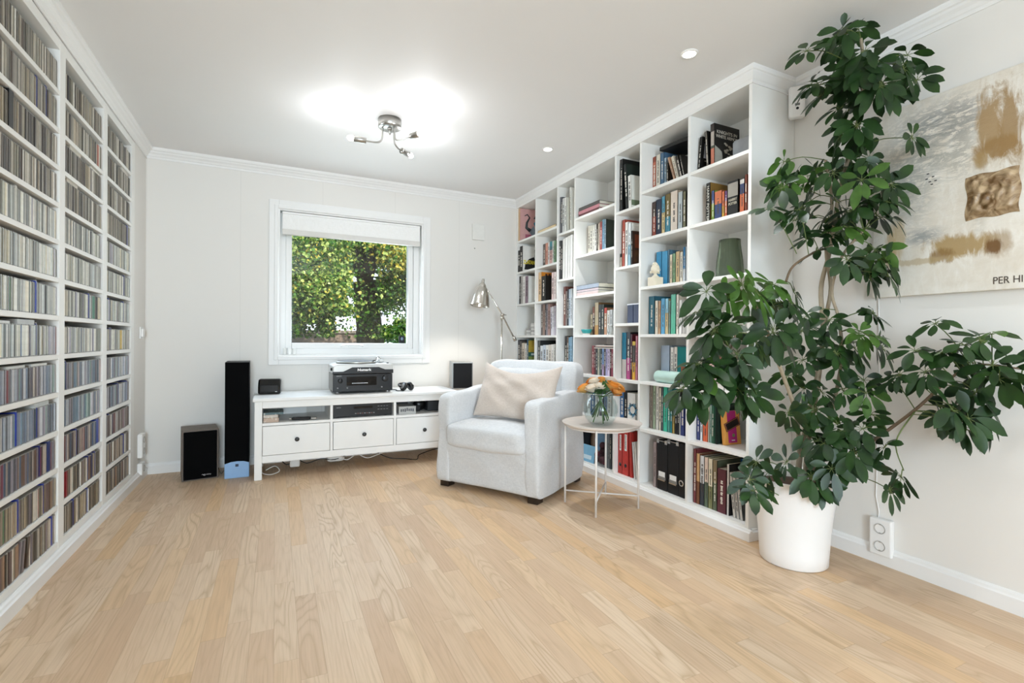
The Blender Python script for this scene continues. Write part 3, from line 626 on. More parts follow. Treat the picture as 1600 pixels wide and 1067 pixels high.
def leaflet(b, base, d, upv, L, W, m, curl=.25, fold=.25, seg=6, ob=False):
    d = d.normalized(); s = d.cross(upv)
    s = s.normalized() if s.length > 1e-4 else d.orthogonal().normalized(); n = s.cross(d).normalized(); vs = []; fs = []
    for i in range(seg+1):
        t = i/seg; wv = (W/2*(sin(pi*t**1.25)**.62) if ob else W/2*(sin(pi*min(1, t**.85))**.75)*(1-.15*t)) if 0 < t < 1 else 0
        c = base+d*(L*t*(1-.12*curl*t))-Vector((0, 0, 1))*(L*curl*t*t*.55)
        for q in (-1, 0, 1): vs.append(c+s*(wv*q)+n*(abs(q)*wv*fold))
    for i in range(seg):
        for q in range(2): a = i*3+q; fs.append((a, a+1, a+4, a+3))
    b.add(vs, fs, m, True)
for k in range(16):
    a = rnd.random()*6.28; p = Vector((VX, VY, VZ+.19))+Vector((cos(a), sin(a), 0))*.03; d = Vector((cos(a), sin(a), .9+rnd.random()*.7)); leaflet(gb, p, d, Vector((0, 0, 1)), .055+.02*rnd.random(), .03, GRN)
p = dep(946, 612, 2.92)
for dd in ((.02, 0, 1), (-.3, -.1, .9), (.3, -.2, .8)): leaflet(gb, p, Vector(dd), fw*-1, .075, .034, GRN, .05)
for k in range(9):
    a = rnd.random()*6.28; gb.tube([Vector((VX+.055*cos(a), VY+.055*sin(a), VZ+.03+.04*rnd.random())), Vector((VX-.01*cos(a), VY-.01*sin(a), VZ+.17)), Vector((VX-.03*cos(a), VY-.03*sin(a), VZ+.21))], .0025, STM, 6)
tag(gb.build('bouquet_greenery'), 'dark green leaves and sprigs between the roses in the vase', 'greenery', kind='stuff')

# ------------------------------------------------------------------ floor lamp
LX, LY = 1.847, 4.05
fl = thing('floor_lamp', 'shiny metal swing-arm floor lamp with lit bell shade behind the armchair', 'floor lamp', (LX, LY, 0))
NICK = mat('cfcbc4', .18, 1, .03)
MB().lathe([(.0001, 0), (.12, 0), (.125, .008), (.12, .018), (.02, .026), (.012, .04), (.0001, .04)], NICK, 48).build('lamp_base', fl)
MB().tube([(0, 0, .03), (0, 0, 1.214)], .0075, NICK, 14).build('pole', fl)
hd = Vector((1.638-LX, -.035, 1.512)); tl = Vector((1.985-LX, .02, 1.012)); pv = Vector((0, -.012, 1.225))
arm = MB().tube([hd, pv, tl], .0075, NICK, 14).build('swing_arm', fl)
M = Matrix.Translation(tl) @ (tl-pv).to_track_quat('Z', 'X').to_matrix().to_4x4(); MB().lathe([(.0001, -.025), (.016, -.022), (.018, 0), (.016, .022), (.0001, .026)], NICK, 20, M).build('counterweight', arm)
jt = MB().lathe([(.0001, -.02), (.013, -.02), (.013, .02), (.0001, .02)], NICK, 20, Matrix.Translation(pv) @ Matrix.Rotation(pi/2, 4, 'X')).lathe([(.0001, -.016), (.015, -.014), (.015, .014), (.0001, .016)], NICK, 20, Matrix.Translation((0, 0, 1.20))).tube([pv+Vector((-.03, -.02, 0)), pv+Vector((.03, -.02, 0))], .004, NICK, 8)
jt.build('joint', fl)
ax = (Vector((-.16, -.05, -1))).normalized(); M = Matrix.Translation(hd+Vector((0, -.02, 0))) @ ax.to_track_quat('Z', 'X').to_matrix().to_4x4()
MB().lathe([(.0001, -.024), (.010, -.022), (.014, -.008), (.014, .008), (.020, .018), (.030, .030), (.033, .040), (.033, .050), (.046, .066), (.062, .10), (.073, .14), (.080, .18), (.086, .212), (.087, .222), (.0855, .222), (.084, .210), (.078, .18), (.071, .14), (.060, .101), (.044, .068), (.03, .056), (.0001, .054)], NICK, 48, M).build('lamp_shade', fl)
MB().lathe([(.0001, .056), (.012, .07), (.014, .10), (.028, .13), (.032, .155), (.024, .18), (.0001, .192)], mat('fff2de', .4, emit=14), 24, M).build('bulb', fl)
bp = Vector((LX, LY, 0))+hd+Vector((0, -.02, 0))+ax*.21
lamp('floor_lamp_light', 'SPOT', bp, 12, (1, .94, .86), aim=bp+ax, spot_size=radians(120), spot_blend=.6, shadow_soft_size=.04)

# ------------------------------------------------------------------ CD shelving
ORD = 'zeroth first second third fourth fifth sixth seventh eighth ninth tenth eleventh twelfth thirteenth fourteenth fifteenth sixteenth seventeenth eighteenth nineteenth twentieth'.split()
def ordn(n):
    if n <= 20: return ORD[n]
    tens = {2: 'twenty', 3: 'thirty', 4: 'forty', 5: 'fifty', 6: 'sixty'}[n//10]
    return tens+'-'+ORD[n % 10] if n % 10 else tens[:-1]+'ieth'
cs = thing('cd_shelving', 'white built-in shelving packed with CDs covering the left wall', 'shelving', (XL, 2.19, 0))
POSTS = [(2.19, 2.256), (2.797, 2.861), (3.402, 3.472), (3.985, 4.062)]
ROWZ = [2.252, 2.074, 1.907, 1.745, 1.584, 1.422, 1.256, 1.091, .921, .756, .589, .426, .261, .099]
for a, c in POSTS: MB().box(-.175, 0, a-2.19, c-2.19, .0, 2.30, SHELFW).build('upright', cs, bevel=.0015)
for k in range(3):
    a, c = POSTS[k][1]-2.19, POSTS[k+1][0]-2.19
    for z in ROWZ[1:]: MB().box(-.175, -.001, a, c, z-.021, z, SHELFW).build('shelf', cs, bevel=.0012)
    MB().box(-.175, -.001, a, c, 2.252, 2.30, SHELFW).build('top_board', cs)
    MB().box(-.175, -.002, a, c, 0, .078, SHELFW).build('plinth', cs)
MB().box(-.19, -.175, 0, 4.062-2.19, 0, 2.30, mat('d9d6d0', .5)).build('back_panel', cs)
# cd cases
TOPP = ['a39a8c', 'b0a898', '8d8478', 'bcb5a6', '9c9585', '77706a', 'c4bdae', 'a89c8a', '8f8a80', 'b5a891', '6b6058', 'cfc8ba']  # top rows: the dimmer light up there is mixed into these colours
MIDP = ['c9c8bf', 'd9d8ce', 'b5b6ae', 'a9aaa4', 'e0ddd0', 'bdbcae', '98998f', 'd0cfc9', 'c4c9c6', 'aaa7b0', '85867f', 'd6cdb6']
BLUP = ['a8adb5', 'b9bec8', '8f97a4', 'c5c4c8', '7d8796', 'a39da8', '6f7f8c', 'cfd2d6', '938d92', '8fa39c', '5f5a60', 'b7a9a6']
LOWP = ['8a7f78', '6c5f5a', 'a3948a', '7b4c4a', '4f5868', '99929a', '8c4458', 'b8aca0', '5a6a80', '6a5040', 'c0b6ad', '7f7a80']
BOTP = ['8d8172', 'a5967f', '6e6456', '7a6a58', 'b7a894', '94765f', '5d5750', 'c3b8a8', '84797a', '9c8f78', 'd0c8bc', '6a5550']
ROWP = [TOPP, TOPP, TOPP, TOPP, MIDP, MIDP, MIDP, MIDP, BLUP, BLUP, LOWP, BOTP, BOTP]
CNAME = [('white', (235, 235, 230)), ('pale grey', (205, 205, 200)), ('light grey', (180, 180, 178)), ('grey', (145, 145, 145)), ('dark grey', (95, 95, 95)), ('black', (28, 28, 28)), ('cream', (225, 215, 190)), ('beige', (190, 178, 155)), ('tan', (180, 150, 110)),
         ('brown', (110, 80, 60)), ('dark brown', (70, 52, 42)), ('taupe', (140, 128, 114)), ('maroon', (105, 40, 45)), ('red', (190, 50, 45)), ('orange', (215, 110, 60)), ('pink', (215, 150, 155)), ('magenta', (170, 60, 100)), ('yellow', (225, 195, 70)), ('gold', (170, 135, 70)),
         ('olive', (120, 118, 80)), ('green', (60, 140, 90)), ('dark green', (40, 70, 50)), ('teal', (40, 125, 135)), ('pale green', (160, 185, 165)), ('blue', (40, 110, 180)), ('navy', (35, 45, 90)), ('pale blue', (165, 190, 215)), ('slate blue', (110, 125, 150)), ('lilac', (185, 175, 200)), ('purple', (95, 70, 120))]
def cname(h):
    c = [int(h[i:i+2], 16) for i in (0, 2, 4)]; return min(CNAME, key=lambda q: sum((a-b)**2 for a, b in zip(c, q[1])))[0]
def shade_(h, k): return ''.join('%02x' % max(0, min(255, int(int(h[i:i+2], 16)*k))) for i in (0, 2, 4))
CASE = mat('8f8d88', .3); rnd = random.Random(11)
cds = []                                                            # (area, bay, row, order, y0, th, height, depth, hex, setback, lean)
for bay in range(3):
    y0, y1 = POSTS[bay][1]+.003, POSTS[bay+1][0]-.003
    for row in range(13):
        z = ROWZ[row+1]; y = y1-.001-rnd.random()*.012; pal = ROWP[row]; k = 0; last = y0+(rnd.random()*.02 if bay else 0)
        run_c = None; lean_left = 0
        while y > last+.0105:
            if run_c is None or rnd.random() < .55: run_c = rnd.choice(pal)
            h = shade_(run_c, rnd.choice((.62, .8, .92, 1.0, 1.0, 1.08))*(.86 if row < 4 else 1)); th = rnd.choice((.0098, .0098, .0098, .0102, .0074)); hh = .1245; dd = .142; sb = .006+rnd.random()*.004  # upper rows darkened further, dim light put into the case colour
            q = rnd.random()
            if q < .035: th = .023; h = rnd.choice(pal)
            elif q < .055: th = rnd.choice((.010, .014)); h = rnd.choice(('1c2f8a', '20389a', '15256e') if row > 0 and row != 4 else pal); hh = .134
            elif q < .075: h = rnd.choice(('1a1818', '2a2020', '3a2a24', '7c2f30', '2a4f80', '4f7f5a') if row > 5 else ('2b2724', '4c3a2e', '3c3a40'))
            elif q < .12: h = 'e2ded4'
            # things picked out in the photograph
            if bay == 0 and row == 2 and .40 < y1-y < .44 and k < 900: h, th, hh, sb, k = '0d0a0a', .035, .141, .004, k+0
            if bay == 1 and row == 6 and .10 < y1-y < .135: h, th = '1f6f55', .02
            if bay == 1 and row == 1 and .045 < y1-y < .06: h, th = 'b0553c', .02
            if bay == 2 and row == 7 and .17 < y1-y < .20: h, th = 'cdb36a', .02
            if bay == 0 and row == 10 and .055 < y1-y < .075: h, th, hh = '1d2c66', .026, .134
            if bay == 1 and row == 11 and y-last < .05: h, th = ('8e2a30', .018)
            if bay == 1 and row == 9 and y-last < .022: h, th, hh = '2444a8', .014, .136
            if bay == 1 and row == 10 and .03 < y1-y < .06: h, th, hh = '1e3f9a', .02, .136
            if y-th < last: break
            lean = 0
            if row == 12 and bay == 0 and .26 < y1-y < .33: lean = .17
            k += 1; cds.append([0, bay, row, k, y-th, th, hh, dd, h, sb, lean, z]); y -= th+.0003+(0.021 if lean and rnd.random() < .35 else 0)
for c in cds:
    d = Vector((XL-c[9], c[4], c[11]+.06))-EYE; zc = d.dot(fw); xs = 800+F_PX*d.dot(rt)/zc
    d2 = d+Vector((0, c[5], 0)); w_ = abs(F_PX*d2.dot(rt)/d2.dot(fw)-F_PX*d.dot(rt)/zc); c[0] = (w_*c[6]/zc) if xs > 2 else 0
big = sorted(range(len(cds)), key=lambda i: -cds[i][0]); pick = set(big[:300])
BAYN = ('nearest bay', 'middle bay', 'far bay')
_cdm = {}
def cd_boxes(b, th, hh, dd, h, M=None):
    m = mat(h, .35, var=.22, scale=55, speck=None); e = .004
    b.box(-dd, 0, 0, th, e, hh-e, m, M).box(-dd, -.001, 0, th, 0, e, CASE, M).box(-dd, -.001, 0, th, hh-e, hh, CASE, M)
rest = MB()
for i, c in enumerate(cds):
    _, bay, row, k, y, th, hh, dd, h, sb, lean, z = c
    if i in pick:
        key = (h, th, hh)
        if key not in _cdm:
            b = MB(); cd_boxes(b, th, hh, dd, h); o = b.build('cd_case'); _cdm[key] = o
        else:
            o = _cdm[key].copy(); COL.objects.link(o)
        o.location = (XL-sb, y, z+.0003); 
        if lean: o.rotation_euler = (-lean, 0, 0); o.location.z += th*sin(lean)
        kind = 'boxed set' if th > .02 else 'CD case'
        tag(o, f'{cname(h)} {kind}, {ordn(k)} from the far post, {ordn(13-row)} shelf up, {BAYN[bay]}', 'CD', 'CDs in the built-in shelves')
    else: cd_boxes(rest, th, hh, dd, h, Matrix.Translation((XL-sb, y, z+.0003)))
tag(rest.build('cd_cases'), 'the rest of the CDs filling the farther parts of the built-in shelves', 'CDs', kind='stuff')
rnd = random.Random(8)
for k, (bay, row, off, n, hx) in enumerate(((0, 7, .22, 2, 'aeb0ae'), (0, 7, .42, 1, 'c6c8c4'), (0, 8, .30, 1, 'c9ccc8'), (0, 8, .10, 1, 'd2d4d0'), (0, 9, .08, 2, 'c0c6c6'), (1, 2, .32, 2, 'c5bfb2'), (1, 3, .36, 2, 'c3bcb0'), (2, 1, .06, 2, 'c9c4ba'), (2, 11, .25, 1, '3a3836'), (1, 2, .04, 1, 'd8d2c6'))):
    for q in range(n):
        y = POSTS[bay+1][0]-off-.142; z = ROWZ[row+1]+.1248+q*.0093
        b = MB().box(-.125, 0, 0, .142, .0, .009, mat(hx, .35, var=.2, scale=50)); o = b.build('cd_case', loc=(XL-.008, y, z))
        tag(o, f'{cname(hx)} CD case lying flat on the row, {ordn(13-row)} shelf up, {BAYN[bay]}, {("lower" if q == 0 else "upper") if n > 1 else "number "[:0]+("left" if off > .3 else "right" if off < .15 else "middle")} one', 'CD', 'CDs lying flat on the rows')

# ------------------------------------------------------------------ bookcase
bc = thing('bookcase', 'white built-in bookcase of seven columns along the right wall', 'bookcase', (BCX, 1.704, 0))
DIV = [4.366, 3.979, 3.591, 3.324, 2.803, 2.539, 2.120, 1.713]
ZA = [1.975, 1.668, 1.352, 1.043, .737, .427, .068]; ZN = [1.90, 1.512, 1.12, .733, .427, .068]
for y in DIV: MB().box(0, .327, y-.009-1.704, y+.009-1.704, .05, 2.302, SHELFW).build('upright', bc, bevel=.001)
for c in range(7):
    a, e = DIV[c+1]+.009-1.704, DIV[c]-.009-1.704
    for z in (ZN if c in (2, 4) else ZA): MB().box(.001, .318, a, e, z-.019, z, SHELFW).build('shelf', bc, bevel=.001)
MB().box(.0, .327, 0, 4.375-1.704, 2.302, 2.32, SHELFW).build('top_panel', bc)
MB().box(.318, .327, .018, 4.36-1.704, .05, 2.302, SHELFW).build('back_panel', bc)
b = MB().prism([(-.025*1+ (0 if 0 else u0), z) for u0, z in ((0, 0), (.03, 0), (.03, .055), (.012, .055), (.008, .048), (.0, .044))], 'Y', -.025, 4.36-1.704, TRIM)
b.box(.005, .327, -.025, 0, 0, .044, TRIM).box(.017, .327, -.013, 0, .044, .055, TRIM); b.build('plinth', bc, bevel=.002)
cprof = [(0, 2.300), (-.006, 2.300), (-.007, 2.316), (-.012, 2.322), (-.020, 2.336), (-.026, 2.346), (-.027, 2.352), (-.033, 2.356), (-.036, 2.366), (-.036, ZC), (0, ZC)]
vs = []; fs = []; n = len(cprof)                                    # mitred round the near corner
for st_ in range(3):
    for u, z in cprof:
        vs.append((BCX+u, 4.36, z) if st_ == 0 else (BCX+u, 1.704+u, z) if st_ == 1 else (XR, 1.704+u, z))
for s_ in range(2):
    for i in range(n): fs.append((s_*n+i, s_*n+(i+1) % n, (s_+1)*n+(i+1) % n, (s_+1)*n+i))
struct(MB().add(vs, fs, TRIM).build('trim_4'))

# ------------------------------------------------------------------ books
COLN = {1: 'column at the back wall', 2: 'second column from back wall', 3: 'narrow third column from back wall', 4: 'wide middle column', 5: 'narrow column above flowers', 6: 'column next to end column', 7: 'end column by plant'}
def shelf_z(c, r): return (ZN if c in (3, 5) else ZA)[r-1]
def rown(c, r):
    n = 6 if c in (3, 5) else 7
    return 'bottom shelf' if r == n else ('top shelf' if r == 1 else ordn(r)+' shelf')
def bmesh_book(d, th, h, cols, cover=None, rough=.45, page='ddd5c4', soft_=False):
    "spine at x=0 facing -x; thickness along y; spine colours listed from the top down with fractions"
    t = .0022 if not soft_ else .001; b = MB(); z1 = h; cov = mat(cover or cols[-1][1], rough, var=.10, scale=30)
    b.box(0, d, 0, t, 0, h, cov).box(0, d, th-t, th, 0, h, cov)
    for fr, hx in cols:
        z0 = max(0, z1-fr*h); b.box(0, t, 0, th, z0, z1, mat(hx, rough, var=.12, scale=30, speck=None)); z1 = z0
    return b, MB().box(t, d-(.004 if not soft_ else .001), t, max(t+.001, th-t), .003 if not soft_ else .0005, h-(.003 if not soft_ else .0005), mat(page, .8, var=.1, scale=90))
def lum(h): return sum(int(h[i:i+2], 16) for i in (0, 2, 4))/3
def stripes(parent, d, th, h, hx, seed):
    "small title blocks on the spine, as in the photograph unreadably small"
    r = random.Random(seed); ink = mat('efe9dc' if lum(hx) < 120 else '4a4440', .5); b = MB()
    z = h*(.16+.15*r.random()); zb = h*(.74+.14*r.random()); a, e = (.36, .64) if r.random() < .6 else (.28, .72)
    while z < zb:
        for _ in range(r.randint(3, 8)):
            q = .0022+.0045*r.random(); o = .06*r.random()
            if z+q > zb: break
            b.box(-.0005, 0, th*(a+o), th*(e-.06*r.random()), z, z+q, ink); z += q+.0016
        z += .004+.007*r.random()
    z = h*.80
    while len(b.v) < 64: b.box(-.0005, 0, th*a, th*e, z, z+.0028, ink); z -= .0045
    return b.build('title_lettering', parent)
BOOKS = {}
def row(c, r, s, items, depth=.20):
    "items: (x left, x right, y top in the photo, spine colours, options)"
    z = shelf_z(c, r); ya, yb = DIV[c]+.010, DIV[c-1]-.010; n = 0; prev = 99; pln = 0
    for it in items:
        x0, x1, yt, hx = it[:4]; o = it[4] if len(it) > 4 else {}
        n += 1; P = at(x0, yt, 'X', s); th = P.y-at(x1, yt, 'X', s).y-.0006; Y1 = min(yb, P.y, prev); Y0 = max(ya, Y1-th); th = Y1-Y0; prev = Y0-.0006
        if th < .003: continue
        ln = o.get('lean', 0); hh_ = P.z-z
        if ln > 0: q_ = hh_*max(0, sin(ln)-sin(max(pln, 0))); Y0 = max(ya, Y0-q_); prev = Y0-.0006-th*(1-cos(ln))
        pln = ln; h = P.z-z; top = (ZN if c in (3, 5) else ZA)[r-2]-.021 if r > 1 else 2.300
        h = max(.05, min(h, top-z-.004)); d = min(o.get('d', depth), 2.466-s)
        cols = [tuple((float(q.split(':')[0]), q.split(':')[1])) if ':' in q else (1, q) for q in hx.split('/')]
        b, pg = bmesh_book(d, th, h, cols, o.get('cover'), o.get('rough', .45), o.get('page', 'ddd5c4'), o.get('soft', False))
        nm = o.get('name', 'book')
        ob = b.build(nm, loc=(s+o.get('dx', 0), Y0, z+.0004))
        if ln:
            ob.rotation_euler = (-ln, 0, 0); ob.location.z += th*sin(ln) if ln > 0 else 0
            if ln < 0: pass
        pg.build('pages', ob)
        if o.get('print', th > .012): stripes(ob, d, th, h, cols[0][1], int(x0*13+yt*7))
        main = max(cols, key=lambda q: q[0])[1]
        lab = o.get('label') or f"{cname(main)} {o.get('word', 'book')}, {ordn(n)} from left, {rown(c, r)}, {COLN[c]}"
        tag(ob, lab, o.get('cat', 'book'), f'books on the {rown(c, r)} of the {COLN[c]}'); BOOKS[(c, r, n)] = (ob, d, th, h)
def flat(c, r, s, items, d=.16):
    "books lying flat: (x left, x right, colour, thickness, options), listed from the bottom up"
    z = shelf_z(c, r)+.0004; n = len(items)
    for k, it in enumerate(items):
        x0, x1, hx, th = it[:4]; o = it[4] if len(it) > 4 else {}
        Y1 = min(DIV[c-1]-.011, at(x0, 500, 'X', s).y); Y0 = max(DIV[c]+.011, at(x1, 500, 'X', s).y); dd = min(o.get('d', d), 2.466-s)
        zz = z+o.get('z', 0); b = MB(); m = mat(hx, .45, var=.12, scale=30); t = .0025; cv = mat(o.get('cover', hx), .45, var=.1, scale=30)
        b.box(0, dd, 0, Y1-Y0, 0, t, cv).box(0, dd, 0, Y1-Y0, th-t, th, cv).box(0, t, 0, Y1-Y0, t, th-t, m)
        ob = b.build(o.get('name', 'book'), loc=(s+o.get('dx', 0), Y0, zz)); MB().box(t, dd-.003, .003, Y1-Y0-.003, t, th-t, mat(o.get('page', 'd8d2c4'), .8, var=.1, scale=90)).build('pages', ob)
        pos = ('bottom of the flat stack' if k == 0 else 'top of the flat stack' if k == n-1 else ordn(k+1)+' up in the flat stack') if n > 1 else 'lying flat alone'
        tag(ob, o.get('label') or f"{cname(hx)} {o.get('word', 'book')}, {pos}, {rown(c, r)}, {COLN[c]}", o.get('cat', 'book'), f'flat books on the {rown(c, r)} of the {COLN[c]}'); z += th+.0003
        BOOKS[(c, r, 'f%d' % k)] = (ob, dd, Y1-Y0, th)
def panel(name, ob, d, h, x0, x1, z0, z1, hx, y=-.0006):
    return MB().box(x0, x1, y, 0, z0, z1, mat(hx, .4, var=.06, scale=30) if isinstance(hx, str) else hx).build(name, ob)
# column 1
row(1, 1, 2.160, [(806, 808.6, 328.5, 'd8b48a', {'d': .26, 'cover': 'd3a3a0', 'soft': 1, 'print': False, 'label': 'pink art book with dark bird shapes facing out, top shelf by the back wall'})])
row(1, 2, 2.160, [(808, 811, 392.5, '2a2622', {'d': .16}), (811, 815, 386, '1b1a18', {'d': .22, 'cover': 'e6e4df', 'label': 'white book with man in black and yellow title facing out, second shelf, back column'})])
row(1, 3, 2.175, [(811.5, 814, 432, '2a2727'), (814, 817, 431, 'b9b5b0'), (817, 821, 432, 'ece8e4'), (821, 825.4, 432, '8d7683/', {}) if 0 else (821, 825.4, 432, '8d7683', {'cover': 'e9e8e3', 'label': 'white book with black splash on its side, third shelf, column at the back wall'})])
ob, d, th, h = BOOKS[(1, 3, 4)]
b = MB(); b.prism([(.06, .0), (.15, .0), (.14, .05), (.12, .06), (.125, .12), (.10, .15), (.09, .10), (.075, .05)], 'Y', -.0008, 0, mat('26242a', .5)); b.build('cover_print', ob)
z4 = ZA[3]
for k in range(4): tag(MB().box(0, .13, 0, .075, 0, .0165, mat(('d6d4d0', 'b9b6b2', 'dcdad6', '9d9a98')[k], .4, speck='55524f')).build('disc_box', loc=(2.19, 4.17-.02, z4+.0004+k*.017)), f"{('pale', 'greyish', 'white', 'darker grey')[k]} disc box, {('lowest', 'second from bottom', 'third from bottom', 'topmost')[k]} in the left pile, fourth shelf, back column", 'box', 'disc boxes by the back wall')
for k in range(7): tag(MB().box(0, .13, 0, .085, 0, .0165, mat(('c9c6c2', 'e0ddd9', 'a9a6a3', 'd6d4d0', 'bab7b3', 'e3e1dd', 'cfccc8')[k], .4, speck='55524f')).build('disc_box', loc=(2.19, 4.05, z4+.0004+k*.017)), f"{('light grey', 'white', 'grey', 'pale', 'mid grey', 'bright white', 'greyish white')[k]} disc box, {ordn(k+1)} from bottom in the right pile, fourth shelf, back column", 'box', 'disc boxes by the back wall')
tag(MB().sphere((0, 0, .022), .02, mat('5a463c', .4), 14, 10, (1, 1, 1.1)).lathe([(.0001, 0), (.014, 0), (.012, .006), (.0001, .008)], mat('3a2e28', .5), 14).build('ornament', loc=(2.23, 4.09, z4+.0004+7*.017)), 'small brown ornament on top of the disc boxes by the back wall', 'ornament')
row(1, 5, 2.165, [(808, 811, 531, '3c3a3d', {'lean': .05}), (811, 814, 533, '5d5752', {'lean': .05}), (814, 818, 536, 'd9cdbb', {'lean': .05}), (818, 821, 537, 'e8e4de', {'lean': .04}), (821.5, 824, 530.5, '22506a', {'cover': '2c5a50', 'label': 'book with colourful dark green cover facing out, fifth shelf by the back wall'})])
# column 2
flat(2, 1, 2.165, [(839.5, 867, 'e0c9a0', .026, {'cover': '7a5b48', 'label': 'brown book with cream pages lying flat alone, top shelf, second column'})])
row(2, 2, 2.225, [(848.4, 852.3, 382, '5a4e4a'), (852.3, 856.2, 380.5, 'd2957f'), (856.2, 858.6, 378.5, 'e9e2dd'), (858.6, 863, 378, '.35:4f8d98/.65:dcb3ab'), (863, 865, 377, 'ece9e4'), (865, 868, 376.5, '8fb08c')])
row(2, 3, 2.180, [(837.5, 842, 427, 'd8b58a', {'d': .26, 'cover': 'd98a2e', 'h': 1, 'label': 'orange and yellow large book with cover showing, third shelf, second column'}), (843.6, 850.4, 432.5, '17140f', {'d': .12, 'label': 'black book leaning before the yellow cover, third shelf, second column'}), (862, 865.5, 426, 'e9cfcb', {'d': .2}), (865.5, 869, 425.5, 'eedfda', {'d': .2})])
row(2, 4, 2.205, [(845.7, 848.6, 473.5, '6d625e'), (848.6, 851.8, 473.5, 'a08478'), (851.8, 853.7, 473.5, '3f3d42'), (853.7, 856, 473.5, '96939c'), (856, 860, 473.5, 'b08d86', {'word': 'patterned book'}), (860, 862.5, 480, 'dcd8e2', {'lean': .04}), (862.5, 865, 479, 'efecf2', {'lean': .04}), (865, 867.5, 478, 'd6cdda')])
row(2, 5, 2.175, [(839, 843.4, 531.8, '4c4f50', {'cover': '2e3133', 'd': .22}), (843.8, 848, 540, 'e3e8ec', {'d': .15}), (848, 852.5, 539, 'cfd9e6', {'d': .15}), (852.8, 857, 539, 'f0ede8', {'d': .15}), (857, 861, 538.5, 'e6dccf', {'d': .15}), (861, 865, 538, 'efe9e2', {'d': .15}), (865, 867.5, 537.5, 'dcd9d4', {'d': .15})])
# column 3
row(3, 1, 2.168, [(874, 876, 309, '7f7f83', {'d': .22}), (876, 878, 309, '54555b', {'d': .22}), (878, 881, 311, 'd8d8d6', {'d': .22}), (881, 884.5, 310, 'e9e8e3', {'d': .26, 'cover': 'dddbd0', 'label': 'white book with mottled brown cover, top shelf, narrow third column'}), (890, 891.6, 293, 'e8e6de', {'lean': .05, 'd': .22, 'soft': 1})])
row(3, 2, 2.165, [(873, 875.5, 377, '3b3c3f', {'word': 'folder', 'name': 'ring_binder', 'cat': 'binder', 'd': .27}), (875.5, 878.4, 377, '1d1e20', {'word': 'folder', 'name': 'ring_binder', 'cat': 'binder', 'd': .27})]+
    [(878.7+k*4.1, 882.6+k*4.1, 374-k*2.2, ('eeede8', 'f2f1ed', 'e9e8e3', 'f0efeb')[k], {'word': 'binder', 'name': 'ring_binder', 'cat': 'binder', 'd': .27, 'print': False}) for k in range(4)])
row(3, 3, 2.20, [(881, 884, 448, '7d4d45'), (884, 886.5, 455, '8d7f7a', {'word': 'patterned book'}), (886.5, 889, 452, '30353d'), (889, 891.5, 452, 'cfdde8'), (891.5, 894, 451, 'e6ecf1')])
row(3, 4, 2.21, [(883, 886, 524.8, '2f2a29'), (886, 888.6, 526, '7a6355'), (888.6, 891.4, 527, '8cc0dd'), (891.4, 894, 526, 'a9cfe6')])
row(3, 5, 2.20, [(880, 884, 590, 'c9c4bd'), (884, 888, 592, '5b6a80'), (888, 892, 590, 'dcd7d0')])
# column 4
flat(4, 1, 2.168, [(903, 934, '6a3c3e', .022, {'cover': '4f3335'}), (902.5, 935, 'c98a92', .026, {'cover': 'b87a84'}), (903, 935, '5d5a57', .026, {'cover': '3c3b39'})], .27)
row(4, 2, 2.235, [(919, 922, 353.6, 'e4ddcc'), (922, 926, 353, 'e9e4d6'), (926, 929.4, 352, 'f0ede2'), (929.4, 932, 351, 'f3f0e8'), (932, 934.5, 350, '3a332f'), (934.5, 937.5, 349, 'c8b7a6', {'word': 'patterned book'}), (937.5, 941, 347, '9f5450', {'word': 'patterned book'}), (941, 944.3, 343.5, '7ba3bd'), (944.3, 947, 343, '93a9b8', {'d': .22, 'cover': '2b332c', 'label': 'book with dark green cover and white face, second shelf, wide middle column'})], .2)
ob, d, th, h = BOOKS[(4, 2, 9)]
MB().sphere((0, 0, 0), .034, mat('d9d5cd', .5), 18, 12, (.75, .02, 1.2)).build('cover_print', ob, loc=(.135, -.001, h*.58))
panel('cover_print', ob, d, h, .06, .2, .01, .035, 'd98a96')
flat(4, 3, 2.166, [(901, 934, 'd9c3c0', .026, {'cover': 'd8d5d6'}), (900.7, 934.6, 'd5c4c8', .020, {'cover': '37383d'}), (900.6, 934.8, 'a9b4c4', .034, {'cover': '37383d'})], .26)
tag(MB().box(0, .2, 0, .004, 0, .235, mat('e4ead6', .5)).build('white_board', loc=(2.20, 2.818, ZA[2]+.0004), rot=(-.08, 0, 0)), 'thin pale card leaning against the divider, third shelf, wide middle column', 'card')
bw = thing('small_bowl', 'small teal bowl with white base on the fourth shelf of the wide column', 'bowl', (2.20, at(916.5, 520, 'X', 2.20).y, ZA[3]+.0004))
MB().lathe([(.0001, 0), (.028, 0), (.031, .012), (.0001, .013)], mat('ece9e4', .4), 28).build('bowl_foot', bw); MB().lathe([(.0001, .013), (.031, .013), (.040, .032), (.042, .044), (.039, .044), (.034, .028), (.0001, .022)], mat('2f9a9c', .35), 28).build('bowl_body', bw)
row(4, 4, 2.235, [(922.8, 926, 491.5, 'cdbb98', {'d': .14}), (926, 929.4, 479.7, '.3:8a4f3a/.7:4d3129'), (929.4, 935.3, 473, '.7:c9b795/.3:b98d54', {'print': False, 'cover': '8a6a45'}), (935.3, 939, 476, '3a3a3b'), (936.2, 938, 476, 'c9ccd0') if 0 else (939, 944, 476, '25302c'), (944, 948.4, 481, '.2:c8432f/.8:b98a6a'), (948.4, 953, 485, 'f0ece6', {'d': .13}), (953, 957, 484, 'e4e8ea', {'d': .13})])
